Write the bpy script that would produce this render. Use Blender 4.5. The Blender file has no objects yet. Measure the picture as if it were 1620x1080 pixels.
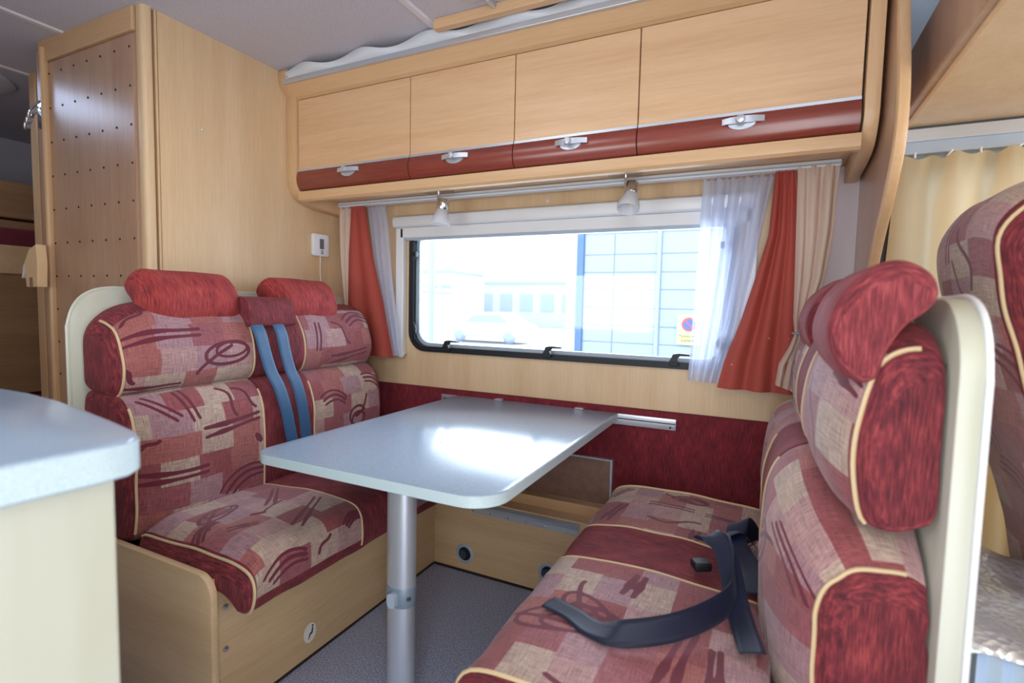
import bpy, bmesh, math, random
import numpy as np
from mathutils import Vector, Matrix
random.seed(7)
S = bpy.context.scene
COL = S.collection
PI = math.pi
# ------------------------------------------------------------------ camera, world, lights, exposure
cam = bpy.data.cameras.new('camera')
cam_o = bpy.data.objects.new('camera', cam); COL.objects.link(cam_o)
cam.sensor_width = 36; cam.lens = 18.22; cam.clip_start = 0.05
cam_o.matrix_world = Matrix(((0.89921863, -0.04930857, 0.434712, 0.0),
                             (0.43697468, 0.05256838, -0.89793635, -1.98),
                             (0.02142385, 0.99739923, 0.06881707, 1.10),
                             (0, 0, 0, 1)))
cam.dof.use_dof = True; cam.dof.focus_distance = 1.75; cam.dof.aperture_fstop = 2.4
S.camera = cam_o
W = bpy.data.worlds.new('sky'); S.world = W; W.use_nodes = True
_bg = W.node_tree.nodes['Background']
_bg.inputs[0].default_value = (0.86, 0.94, 1.0, 1); _bg.inputs[1].default_value = 3.4
S.view_settings.view_transform = 'Standard'; S.view_settings.look = 'None'
S.view_settings.exposure = -0.08; S.view_settings.gamma = 1.0; S.view_settings.use_curve_mapping = False
S.cycles.use_denoising = True
S.cycles.max_bounces = 8; S.cycles.diffuse_bounces = 5; S.cycles.transparent_max_bounces = 12
S.cycles.sample_clamp_indirect = 6.0

def area(name, loc, target, sx, sy, power, col):
    l = bpy.data.lights.new(name, 'AREA'); l.shape = 'RECTANGLE'; l.size = sx; l.size_y = sy
    l.energy = power; l.color = col
    o = bpy.data.objects.new(name, l); COL.objects.link(o); o.location = loc
    o.rotation_euler = (Vector(target) - Vector(loc)).to_track_quat('-Z', 'Y').to_euler()
    return o
# daylight entering through the side window, the galley window, the entrance door, the cab glass; plus an added ceiling fill
area('daylight_side_window', (-0.8, 0.12, 1.16), (-0.8, -1.0, 0.80), 1.3, 0.5, 22, (0.80, 0.90, 1.0))
area('daylight_galley_window', (-1.19, -2.28, 1.14), (-1.19, 0.0, 1.14), 0.76, 0.46, 6, (0.84, 0.91, 1.0))
area('daylight_entrance_door', (0.15, -2.28, 1.15), (-0.3, 0.0, 0.9), 0.6, 1.7, 11, (0.88, 0.92, 1.0))
area('ceiling_fill', (-1.0, -1.3, 2.06), (-1.0, -1.2, 0.0), 0.5, 0.5, 4.0, (0.92, 0.95, 1.0))  # added fill lamp under the closed ceiling, no hatch is built here
area('daylight_windscreen', (1.65, -1.1, 1.25), (-1.0, -0.9, 1.1), 1.6, 0.7, 8, (1.0, 0.95, 0.9))
area('daylight_rear_rooflight', (-3.20, -1.32, 2.055), (-3.20, -1.31, 0), 0.42, 0.42, 4.0, (0.55, 0.70, 1.0))
_s = bpy.data.lights.new('sun', 'SUN'); _s.energy = 10.0; _s.angle = 0.02; _s.color = (1.0, 0.90, 0.78)
_so = bpy.data.objects.new('sun', _s); COL.objects.link(_so)
_so.rotation_euler = Vector((-0.28, -0.50, -0.80)).to_track_quat('-Z', 'Y').to_euler()

# ------------------------------------------------------------------ materials
def lin(c):
    return tuple(((v / 255) / 12.92 if v / 255 <= 0.04045 else ((v / 255 + 0.055) / 1.055) ** 2.4) for v in c) + (1,)

def mat(name, rgb=(200, 200, 200), rough=0.5, metal=0.0, **kw):
    m = bpy.data.materials.new(name); m.use_nodes = True
    b = m.node_tree.nodes['Principled BSDF']
    b.inputs['Base Color'].default_value = lin(rgb)
    b.inputs['Roughness'].default_value = rough; b.inputs['Metallic'].default_value = metal
    for k, v in kw.items(): b.inputs[k.replace('_', ' ')].default_value = v
    return m

def nodes(m): return m.node_tree.nodes, m.node_tree.links, m.node_tree.nodes['Principled BSDF']

def vmap(m, scale, coord='Object', rot=(0, 0, 0)):
    N, L, b = nodes(m)
    t = N.new('ShaderNodeTexCoord'); mp = N.new('ShaderNodeMapping'); mp.inputs['Scale'].default_value = scale
    mp.inputs['Rotation'].default_value = rot
    L.new(t.outputs[coord], mp.inputs['Vector']); return mp.outputs['Vector']

def noise(m, vec, scale, detail=3, rough=0.55):
    N, L, b = nodes(m); n = N.new('ShaderNodeTexNoise'); n.inputs['Scale'].default_value = scale
    n.inputs['Detail'].default_value = detail; n.inputs['Roughness'].default_value = rough
    L.new(vec, n.inputs['Vector']); return n.outputs['Fac']

def ramp(m, fac, stops, const=False):
    N, L, b = nodes(m); r = N.new('ShaderNodeValToRGB'); e = r.color_ramp.elements
    if const: r.color_ramp.interpolation = 'CONSTANT'
    while len(e) < len(stops): e.new(0.5)
    for i, (p, c) in enumerate(stops): e[i].position = p; e[i].color = lin(c)
    L.new(fac, r.inputs['Fac']); return r.outputs['Color']

def mixc(m, fac, a, b_, mode='MIX'):
    N, L, b = nodes(m); x = N.new('ShaderNodeMix'); x.data_type = 'RGBA'; x.blend_type = mode
    for s, v in ((0, fac), (6, a), (7, b_)):
        if isinstance(v, (int, float)): x.inputs[s].default_value = v
        elif isinstance(v, tuple): x.inputs[s].default_value = v
        else: L.new(v, x.inputs[s])
    return x.outputs[2]

def math_(m, op, a, b_=None):
    N, L, b = nodes(m); x = N.new('ShaderNodeMath'); x.operation = op
    for s, v in ((0, a), (1, b_)):
        if v is None: continue
        if isinstance(v, (int, float)): x.inputs[s].default_value = v
        else: L.new(v, x.inputs[s])
    return x.outputs[0]

def bump(m, h, strength, dist=0.002):
    N, L, b = nodes(m); x = N.new('ShaderNodeBump'); x.inputs['Strength'].default_value = strength
    x.inputs['Distance'].default_value = dist; L.new(h, x.inputs['Height']); L.new(x.outputs['Normal'], b.inputs['Normal'])

def wood(name, c1, c2, grain='z', rough=0.35, fig=1.0, coat=0.0):
    m = mat(name, c1, rough); N, L, b = nodes(m)
    sc = {'z': (1, 1, .06), 'x': (.06, 1, 1), 'y': (1, .06, 1)}[grain]
    v = vmap(m, sc)
    fine = noise(m, v, 160, 4)
    big = noise(m, v, 9 * fig, 3, 0.6)
    f = math_(m, 'ADD', math_(m, 'MULTIPLY', fine, 0.35), math_(m, 'MULTIPLY', big, 0.65))
    L.new(ramp(m, f, [(0.36, c2), (0.62, c1)]), b.inputs['Base Color'])
    b.inputs['Coat Weight'].default_value = coat; b.inputs['Coat Roughness'].default_value = 0.25
    return m

M = {}
M['wood_wall'] = wood('light_laminate', (224, 196, 158), (210, 178, 136), 'z', 0.38)
M['wood_panel'] = wood('pinkish_laminate', (192, 156, 130), (172, 134, 106), 'z', 0.34, coat=0.6)
M['wood_door'] = wood('locker_laminate', (224, 186, 146), (209, 167, 125), 'x', 0.36, 1.6)
M['wood_edge'] = wood('edge_wood', (216, 178, 136), (200, 160, 116), 'z', 0.35)
M['wood_edge_x'] = wood('edge_wood_x', (218, 180, 138), (204, 164, 120), 'x', 0.35)
M['wood_base'] = wood('bench_laminate', (220, 190, 150), (204, 172, 130), 'x', 0.4, 1.4)
M['wood_base_y'] = wood('bench_laminate_y', (210, 182, 142), (194, 160, 118), 'y', 0.4, 1.4)
M['wood_brown'] = wood('brown_laminate', (168, 128, 92), (148, 108, 74), 'y', 0.4)
M['wood_warm'] = wood('warm_window_wall', (232, 186, 122), (218, 166, 100), 'z', 0.4)
M['cream'] = mat('cream_laminate', (216, 212, 192), 0.35)
_v = vmap(M['cream'], (1, 1, .2)); nodes(M['cream'])[1].new(ramp(M['cream'], noise(M['cream'], _v, 6, 3), [(0.35, (188, 188, 168)), (0.65, (203, 204, 190))]), nodes(M['cream'])[2].inputs['Base Color'])
M['maroon_strip'] = wood('mahogany_strip', (140, 66, 52), (112, 46, 38), 'x', 0.24, 1.0, 0.4)
M['ceiling'] = mat('ceiling_vinyl', (206, 198, 204), 0.75)
_v = vmap(M['ceiling'], (1, 1, 1)); _n = noise(M['ceiling'], _v, 260, 2)
nodes(M['ceiling'])[1].new(ramp(M['ceiling'], _n, [(0.35, (190, 187, 196)), (0.65, (208, 205, 213))]), nodes(M['ceiling'])[2].inputs['Base Color'])
bump(M['ceiling'], _n, 0.15, 0.001)
M['ceil_seam'] = mat('ceiling_joint_strip', (220, 214, 218), 0.6)
M['alu'] = mat('anodised_aluminium', (206, 213, 222), 0.34, 0.65)
M['alu_blue'] = mat('grey_blue_plastic', (168, 182, 196), 0.45)
M['chrome'] = mat('chrome', (215, 218, 224), 0.12, 1.0)
M['white_plastic'] = mat('white_plastic', (228, 230, 232), 0.35)
M['white_gloss'] = mat('white_wavy_plastic', (222, 226, 232), 0.28)
M['black'] = mat('black_rubber', (22, 26, 32), 0.5)
M['dark'] = mat('dark_gap', (34, 26, 22), 0.8)
M['black_gloss'] = mat('dark_hob_glass', (44, 54, 74), 0.1)
M['frost'] = mat('frosted_glass', (235, 236, 240), 0.4, 0, Transmission_Weight=0.55)
M['bulb'] = mat('bulb_glass', (250, 210, 130), 0.2)
M['worktop'] = mat('grey_worktop', (196, 208, 216), 0.22)
def speckle(m, a, b_, sc=700):
    v = vmap(m, (1, 1, 1)); L = nodes(m)[1]
    L.new(ramp(m, noise(m, v, sc, 2), [(0.38, a), (0.6, b_)]), nodes(m)[2].inputs['Base Color'])
speckle(M['worktop'], (138, 158, 180), (162, 180, 198))
M['worktop'].node_tree.nodes['Principled BSDF'].inputs['Roughness'].default_value = 0.19
M['edge_band'] = mat('worktop_edge_band', (196, 214, 218), 0.35); speckle(M['edge_band'], (176, 200, 206), (206, 222, 226))
M['carpet'] = mat('blue_grey_carpet', (120, 122, 140), 0.95)
_v = vmap(M['carpet'], (1, 1, 1)); _n = noise(M['carpet'], _v, 240, 4, 0.7)
nodes(M['carpet'])[1].new(ramp(M['carpet'], _n, [(0.36, (112, 120, 150)), (0.5, (170, 176, 204)), (0.64, (226, 230, 244))]), nodes(M['carpet'])[2].inputs['Base Color'])
bump(M['carpet'], _n, 0.9, 0.004)
M['piping'] = mat('beige_piping', (206, 182, 142), 0.7)
M['belt'] = mat('navy_webbing', (10, 22, 50), 0.42)
M['belt_blue'] = mat('blue_webbing', (44, 88, 128), 0.5)
for k in ('belt', 'belt_blue'):
    _v = vmap(M[k], (1, 1, 1), 'UV'); N_, L_, B_ = nodes(M[k])
    w = N_.new('ShaderNodeTexWave'); w.inputs['Scale'].default_value = 70; w.bands_direction = 'X'
    L_.new(_v, w.inputs['Vector']); bump(M[k], w.outputs['Fac'], 0.35, 0.0006)
    B_.inputs['Sheen Weight'].default_value = 0.06
M['panel_brown'] = mat('brown_table_leaf', (142, 112, 96), 0.45); speckle(M['panel_brown'], (132, 102, 88), (144, 114, 98), 30)
M['cloth_cream'] = mat('cream_curtain', (232, 210, 192), 0.8)
M['cloth_red'] = mat('terracotta_curtain', (178, 78, 66), 0.75)
M['cloth_cab'] = mat('warm_cream_curtain', (255, 232, 188), 0.8)
M['tie'] = mat('blue_grey_cord', (150, 160, 178), 0.4)
M['skirting'] = mat('dark_skirting', (40, 28, 26), 0.7)
M['screen'] = mat('grey_display', (104, 112, 118), 0.3)
M['sheen_foil'] = mat('silver_foil', (214, 220, 228), 0.3, 0.65)
_v = vmap(M['sheen_foil'], (1, 1, 1)); N_, L_, B_ = nodes(M['sheen_foil'])
_vo = N_.new('ShaderNodeTexVoronoi'); _vo.inputs['Scale'].default_value = 90; L_.new(_v, _vo.inputs['Vector']); bump(M['sheen_foil'], _vo.outputs['Distance'], 0.7, 0.004)
M['foil_fold'] = mat('silver_foil_folds', (196, 214, 234), 0.35, 0.5)
M['asphalt'] = mat('asphalt', (170, 172, 176), 0.9)
M['facade'] = mat('grey_blue_facade_panel', (174, 190, 214), 0.6)
M['facade_dark'] = mat('facade_downpipe', (96, 130, 176), 0.6)
M['far_wall'] = mat('distant_wall', (196, 203, 214), 0.8)
M['far_glass'] = mat('distant_glass', (165, 182, 208), 0.4)
M['car_paint'] = mat('pale_car_paint', (205, 212, 224), 0.4)
M['sign_yellow'] = mat('yellow_sign', (250, 240, 168), 0.5)
M['sign_blue'] = mat('sign_blue', (84, 120, 196), 0.5)
M['sign_red'] = mat('sign_red', (226, 84, 92), 0.5)
M['sign_ink'] = mat('sign_ink', (60, 72, 60), 0.6)
M['paper'] = mat('white_paper', (226, 222, 216), 0.8)
M['exterior'] = mat('outer_skin', (230, 230, 230), 0.5)

def translucent(m, w):
    N, L, b = nodes(m); out = N['Material Output']; t = N.new('ShaderNodeBsdfTranslucent')
    t.inputs['Color'].default_value = b.inputs['Base Color'].default_value
    mx = N.new('ShaderNodeMixShader'); mx.inputs[0].default_value = w
    L.new(b.outputs[0], mx.inputs[1]); L.new(t.outputs[0], mx.inputs[2]); L.new(mx.outputs[0], out.inputs[0])
    return mx
translucent(M['cloth_cream'], 0.3); translucent(M['cloth_red'], 0.14); translucent(M['cloth_cab'], 0.7)
M['flap_grey'] = mat('dark_grey_flap', (58, 70, 84), .4)
M['pale'] = mat('pale_lilac_lining', (206, 196, 200), 0.6)
_v = vmap(M['cloth_red'], (1, .2, 1)); N_, L_, B_ = nodes(M['cloth_red'])
_vo = N_.new('ShaderNodeTexVoronoi'); _vo.inputs['Scale'].default_value = 20; _vo.inputs['Randomness'].default_value = .6; L_.new(_v, _vo.inputs['Vector'])
L_.new(mixc(M['cloth_red'], math_(M['cloth_red'], 'LESS_THAN', _vo.outputs['Distance'], .055), lin((178, 78, 66)), lin((236, 190, 176))), B_.inputs['Base Color'])
M['cloth_rear'] = mat('pink_curtain', (214, 190, 182), 0.8)
M['sheer'] = mat('white_sheer', (226, 234, 255), 0.8)
_mx = translucent(M['sheer'], 0.5)
N_, L_, B_ = nodes(M['sheer']); _tr = N_.new('ShaderNodeBsdfTransparent'); _m2 = N_.new('ShaderNodeMixShader'); _m2.inputs[0].default_value = 0.32
L_.new(_mx.outputs[0], _m2.inputs[1]); L_.new(_tr.outputs[0], _m2.inputs[2]); L_.new(_m2.outputs[0], N_['Material Output'].inputs[0])
def glass_mat(name, tint):
    m = mat(name, (255, 255, 255), 0.0); N, L, b = nodes(m)
    tr = N.new('ShaderNodeBsdfTransparent'); tr.inputs[0].default_value = tint
    gl = N.new('ShaderNodeBsdfGlossy'); gl.inputs['Roughness'].default_value = 0.0
    fr = N.new('ShaderNodeFresnel'); fr.inputs[0].default_value = 1.45
    mx = N.new('ShaderNodeMixShader'); L.new(fr.outputs[0], mx.inputs[0])
    L.new(tr.outputs[0], mx.inputs[1]); L.new(gl.outputs[0], mx.inputs[2]); L.new(mx.outputs[0], N['Material Output'].inputs[0])
    return m
M['glass'] = glass_mat('window_acrylic', (0.96, 0.98, 1.0, 1))

def chenille(name, c_dark, c_mid, c_light):
    m = mat(name, c_mid, 0.85); N, L, b = nodes(m)
    v = vmap(m, (1.0, .06, 1), 'UV'); n = noise(m, v, 420, 4, 0.65)
    v2 = vmap(m, (1, .5, 1), 'UV'); n2 = noise(m, v2, 22, 2)
    f = math_(m, 'ADD', math_(m, 'MULTIPLY', n, 0.75), math_(m, 'MULTIPLY', n2, 0.25))
    L.new(ramp(m, f, [(0.36, c_dark), (0.5, c_mid), (0.64, c_light)]), b.inputs['Base Color'])
    b.inputs['Sheen Weight'].default_value = 0.12; b.inputs['Sheen Roughness'].default_value = 0.45
    b.inputs['Sheen Tint'].default_value = lin((255, 150, 150))
    bump(m, n, 0.6, 0.003); return m
M['chenille'] = chenille('maroon_chenille', (58, 16, 26), (106, 32, 42), (150, 60, 62))
M['chenille_head'] = chenille('maroon_chenille_lit', (92, 24, 30), (150, 48, 48), (184, 76, 68))  # maroon cloth again, colour brightened for the light on the left headrests
M['chenille_right'] = chenille('maroon_chenille_half_lit', (76, 22, 30), (122, 42, 50), (164, 74, 76))  # same maroon cloth, the weaker light on the right headrests put into its colour
M['wall_cloth'] = chenille('wall_chenille', (72, 14, 26), (116, 28, 40), (148, 44, 52))

def patchwork(name):
    m = mat(name, (180, 120, 110), 0.85); N, L, b = nodes(m)
    t = N.new('ShaderNodeTexCoord'); sp = N.new('ShaderNodeSeparateXYZ'); L.new(t.outputs['UV'], sp.inputs[0])
    row = math_(m, 'FLOOR', math_(m, 'DIVIDE', sp.outputs['Y'], 0.074))
    w1 = N.new('ShaderNodeTexWhiteNoise'); w1.noise_dimensions = '1D'; L.new(row, w1.inputs['W'])
    off = math_(m, 'MULTIPLY', w1.outputs['Value'], 0.10)
    col = math_(m, 'FLOOR', math_(m, 'DIVIDE', math_(m, 'ADD', sp.outputs['X'], off), 0.102))
    cb = N.new('ShaderNodeCombineXYZ'); L.new(col, cb.inputs[0]); L.new(row, cb.inputs[1])
    w2 = N.new('ShaderNodeTexWhiteNoise'); w2.noise_dimensions = '2D'; L.new(cb.outputs[0], w2.inputs['Vector'])
    base = ramp(m, w2.outputs['Value'], [(0.0, (172, 104, 98)), (0.20, (160, 92, 98)), (0.38, (196, 174, 156)), (0.54, (176, 138, 144)), (0.72, (156, 82, 84)), (0.86, (190, 152, 148))], True)
    hx = noise(m, vmap(m, (1, .04, 1), 'UV'), 600, 3, 0.7); hy = noise(m, vmap(m, (.04, 1, 1), 'UV'), 600, 3, 0.7)
    wv = math_(m, 'MULTIPLY', hx, hy)
    shade = ramp(m, wv, [(0.15, (150, 128, 140)), (0.26, (226, 218, 220)), (0.36, (255, 252, 246))])
    c = mixc(m, 0.9, base, shade, 'MULTIPLY')
    at = N.new('ShaderNodeAttribute'); at.attribute_name = 'stroke'
    fac = math_(m, 'LESS_THAN', math_(m, 'ADD', at.outputs['Fac'], math_(m, 'MULTIPLY', math_(m, 'SUBTRACT', hx, 0.5), 0.0005)), 0.0)
    c = mixc(m, fac, c, lin((98, 24, 44)))
    L.new(c, b.inputs['Base Color'])
    b.inputs['Sheen Weight'].default_value = 0.2; b.inputs['Sheen Roughness'].default_value = 0.5
    bump(m, math_(m, 'ADD', wv, math_(m, 'MULTIPLY', fac, 0.25)), 0.5, 0.0015)
    return m
M['patch'] = patchwork('patchwork_upholstery')

# ------------------------------------------------------------------ object helpers
def wloc(o):
    v = Vector((0, 0, 0))
    while o is not None: v += o.location; o = o.parent
    return v

def tag(o, label=None, cat=None, group=None, kind=None):
    for k, v in (('label', label), ('category', cat), ('group', group), ('kind', kind)):
        if v: o[k] = v
    return o

def thing(name, loc, label, cat, group=None):
    o = bpy.data.objects.new(name, None); COL.objects.link(o); o.location = loc
    o.empty_display_size = 0.05
    return tag(o, label, cat, group)

def link(name, me, m, parent=None, label=None):
    for x in (m if isinstance(m, (list, tuple)) else [m]): me.materials.append(x if not isinstance(x, str) else M[x])
    o = bpy.data.objects.new(name, me); COL.objects.link(o)
    if parent is not None:
        me.transform(Matrix.Translation(-wloc(parent))); o.parent = parent
    if label: o['label'] = label
    return o

def B(): return bmesh.new()

def obj(name, bm, m, parent=None, label=None, bev=0.0, seg=2, smooth=False):
    bmesh.ops.recalc_face_normals(bm, faces=bm.faces)
    if bev > 0:
        es = [e for e in bm.edges if len(e.link_faces) == 2 and e.calc_face_angle(0) > 0.6]
        bmesh.ops.bevel(bm, geom=es, offset=bev, segments=seg, profile=0.5, affect='EDGES', clamp_overlap=True)
    me = bpy.data.meshes.new(name); 
    if smooth:
        for f in bm.faces: f.smooth = True
        for e in bm.edges:
            if len(e.link_faces) == 2 and e.calc_face_angle(0) > 0.7: e.smooth = False
    bm.to_mesh(me); bm.free()
    return link(name, me, m, parent, label)

def struct(name, bm, m, parent=None, **k):
    o = obj(name, bm, m, parent, **k)
    if parent is None: o['kind'] = 'structure'
    return o

def box(bm, x0, x1, y0, y1, z0, z1):
    vs = [bm.verts.new(p) for p in ((x0, y0, z0), (x1, y0, z0), (x1, y1, z0), (x0, y1, z0), (x0, y0, z1), (x1, y0, z1), (x1, y1, z1), (x0, y1, z1))]
    for f in ((0, 3, 2, 1), (4, 5, 6, 7), (0, 1, 5, 4), (1, 2, 6, 5), (2, 3, 7, 6), (3, 0, 4, 7)): bm.faces.new([vs[i] for i in f])
    return bm

def boxb(*a): return box(B(), *a)

def prism(bm, pts, axis, a, b_):
    def P(p, t):
        return {'x': (t, p[0], p[1]), 'y': (p[0], t, p[1]), 'z': (p[0], p[1], t)}[axis]
    A = [bm.verts.new(P(p, a)) for p in pts]; C = [bm.verts.new(P(p, b_)) for p in pts]; n = len(pts)
    bm.faces.new(A); bm.faces.new(C[::-1])
    for i in range(n): bm.faces.new((A[i], C[i], C[(i + 1) % n], A[(i + 1) % n]))
    return bm

def catmull(P, n=8, closed=False):
    P = [Vector(p) for p in P]; out = []; N = len(P)
    for i in range(N if closed else N - 1):
        g = (lambda k: P[k % N]) if closed else (lambda k: P[min(max(k, 0), N - 1)])
        a, b_, c, d = g(i - 1), g(i), g(i + 1), g(i + 2)
        for j in range(n):
            t = j / n
            out.append(0.5 * ((2 * b_) + (c - a) * t + (2 * a - 5 * b_ + 4 * c - d) * t * t + (3 * b_ - a - 3 * c + d) * t ** 3))
    if not closed: out.append(P[-1].copy())
    return out

def tube(bm, pts, r, n=8, closed=False):
    pts = [Vector(p) for p in pts]; N = len(pts); rings = []; prev = None
    for i, p in enumerate(pts):
        a = pts[(i - 1) % N] if closed or i > 0 else p; c = pts[(i + 1) % N] if closed or i < N - 1 else p
        t = (c - a).normalized() if (c - a).length > 1e-9 else Vector((0, 0, 1))
        if prev is None: s = t.orthogonal().normalized()
        else:
            s = prev - t * prev.dot(t); s = s.normalized() if s.length > 1e-6 else t.orthogonal().normalized()
        prev = s; q = t.cross(s); rr = r[i] if isinstance(r, (list, tuple)) else r
        rings.append([bm.verts.new(p + (s * math.cos(2 * PI * k / n) + q * math.sin(2 * PI * k / n)) * rr) for k in range(n)])
    for i in range(N if closed else N - 1):
        A, C = rings[i], rings[(i + 1) % N]
        for k in range(n): bm.faces.new((A[k], A[(k + 1) % n], C[(k + 1) % n], C[k]))
    if not closed: bm.faces.new(rings[0][::-1]); bm.faces.new(rings[-1])
    return bm

def lathe(bm, prof, base, axis, n=24):
    """prof: (radius, distance along axis)"""
    ax = Vector(axis).normalized(); s = ax.orthogonal().normalized(); q = ax.cross(s); base = Vector(base); rings = []
    for r, h in prof:
        c = base + ax * h
        rings.append([bm.verts.new(c + (s * math.cos(2 * PI * k / n) + q * math.sin(2 * PI * k / n)) * max(r, 1e-5)) for k in range(n)])
    for A, C in zip(rings, rings[1:]):
        for k in range(n): bm.faces.new((A[k], A[(k + 1) % n], C[(k + 1) % n], C[k]))
    bm.faces.new(rings[0][::-1]); bm.faces.new(rings[-1])
    return bm

def rrect(x0, x1, z0, z1, r, seg=6):
    """rounded rectangle outline, r = one radius or four (bl, br, tr, tl)"""
    r = r if isinstance(r, (list, tuple)) else [r] * 4; out = []
    for (cx, cz, a0), rr in zip(((x0, z0, PI), (x1, z0, 1.5 * PI), (x1, z1, 0), (x0, z1, .5 * PI)), r):
        sx = 1 if cx == x0 else -1; sz = 1 if cz == z0 else -1
        if rr <= 0: out.append((cx, cz)); continue
        for k in range(seg + 1):
            a = a0 + .5 * PI * k / seg
            out.append((cx + sx * rr + math.cos(a) * rr, cz + sz * rr + math.sin(a) * rr))
    return out

def ring(bm, outer, inner, axis, a, b_):
    n = len(outer); assert n == len(inner)
    def P(p, t): return {'x': (t, p[0], p[1]), 'y': (p[0], t, p[1]), 'z': (p[0], p[1], t)}[axis]
    R = [[bm.verts.new(P(p, t)) for p in poly] for t in (a, b_) for poly in (outer, inner)]
    oa, ia, ob, ib = R
    for i in range(n):
        j = (i + 1) % n
        for q in ((oa[i], oa[j], ia[j], ia[i]), (ob[i], ob[j], ib[j], ib[i]), (oa[i], oa[j], ob[j], ob[i]), (ia[i], ia[j], ib[j], ib[i])): bm.faces.new(q)
    return bm

def copy_tree(o, parent=None):
    c = o.copy(); COL.objects.link(c); c.parent = parent
    for ch in list(o.children): copy_tree(ch, c)
    return c

# ------------------------------------------------------------------ upholstery
def motif(kind, u, s, a=0.0, k=1.0, w=0.0054):
    """strokes of the woven pattern, in metres on the cloth: list of (polyline, half width list)"""
    out = []
    T = np.linspace(0, 1, 26)
    def add(x, y, ww):
        ca, sa = math.cos(a), math.sin(a); x, y = x * k, y * k
        out.append((np.stack([u + x * ca - y * sa, s + x * sa + y * ca], 1), ww * np.ones(len(T))))
    if kind == 'loop':
        th = T * 2 * PI
        add(np.cos(th) * .056, np.sin(th) * .026 + .006, w); add(np.cos(th) * .040 + .012, np.sin(th) * .018 + .014, w * .8)
        add(-.078 + T * .09, -.028 + .05 * T ** .7, w)
    if kind == 'coil':
        th = T * 3.6 * PI
        add(np.cos(th) * .03 * (1 - .25 * T) + .004, np.sin(th) * .022 - .03 * T + .01, w); add(T * .055, .002 + .045 * T * T, w)
    if kind == 'pair':
        b_ = .0045 * np.exp(-((T - .3) / .16) ** 2)
        add((T - .5) * .19, .013 - .004 * np.sin(T * PI), w * .8 + b_ * .7); add((T - .5) * .19, -.016 + .010 * T, w * .7 + b_ * .8)
    if kind == 'short':
        b_ = .004 * np.exp(-((T - .5) / .2) ** 2)
        add((T - .5) * .09, .011 + 0 * T, w * .8 + b_); add((T - .5) * .09, -.011 + .004 * T, w * .8 + b_)
    if kind == 'arcs':
        add((T - .5) * .15, .03 * np.sin(T * PI) ** .8, w * .8); add((T - .45) * .13, -.014 + .024 * np.sin(T * PI), w); add((T - .4) * .12, -.032 + .02 * np.sin(T * PI), w * .8)
    if kind == 'check':
        add(-.03 + T * .02, .008 - T * .018, w * 1.6); add(-.01 + T * .10, -.010 + .02 * np.sin(T * 1.4) + .008 * T, w * .8)
    if kind == 'wave':
        add((T - .5) * .11, .014 * np.sin(T * 5.2), w)
    if kind == 'lines':
        add((T - .5) * .10, .009 + 0 * T, w * .85); add((T - .5) * .10, -.008 + 0 * T, w * .85)
    return out

def stroke_field(UV, motifs):
    d = np.full(len(UV), 0.05)
    for mm in motifs:
        for P, wd in motif(*mm):
            lo, hi = P.min(0) - .02, P.max(0) + .02
            idx = np.where((UV[:, 0] > lo[0]) & (UV[:, 0] < hi[0]) & (UV[:, 1] > lo[1]) & (UV[:, 1] < hi[1]))[0]
            if len(idx) == 0: continue
            Q = UV[idx]
            for i in range(len(P) - 1):
                a_, b_ = P[i], P[i + 1]; ab = b_ - a_; L2 = max((ab ** 2).sum(), 1e-12)
                t = np.clip(((Q - a_) @ ab) / L2, 0, 1)
                dd = np.linalg.norm(Q - (a_ + t[:, None] * ab), axis=1) - (wd[i] * (1 - t) + wd[i + 1] * t)
                d[idx] = np.minimum(d[idx], dd)
    return d

def resample(P, step):
    P = np.array([tuple(p) for p in P] + [tuple(P[0])]); seg = np.linalg.norm(np.diff(P, axis=0), axis=1); S_ = np.concatenate([[0], np.cumsum(seg)])
    n = max(12, int(S_[-1] / step)); t = np.linspace(0, S_[-1], n, endpoint=False)
    return np.stack([np.interp(t, S_, P[:, i]) for i in range(P.shape[1])], 1), t

def FXR(x):
    """left bench x to right bench x"""
    return .015 + (-1.51 - x) * (.793 if x < -1.51 else 1.09)

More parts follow.
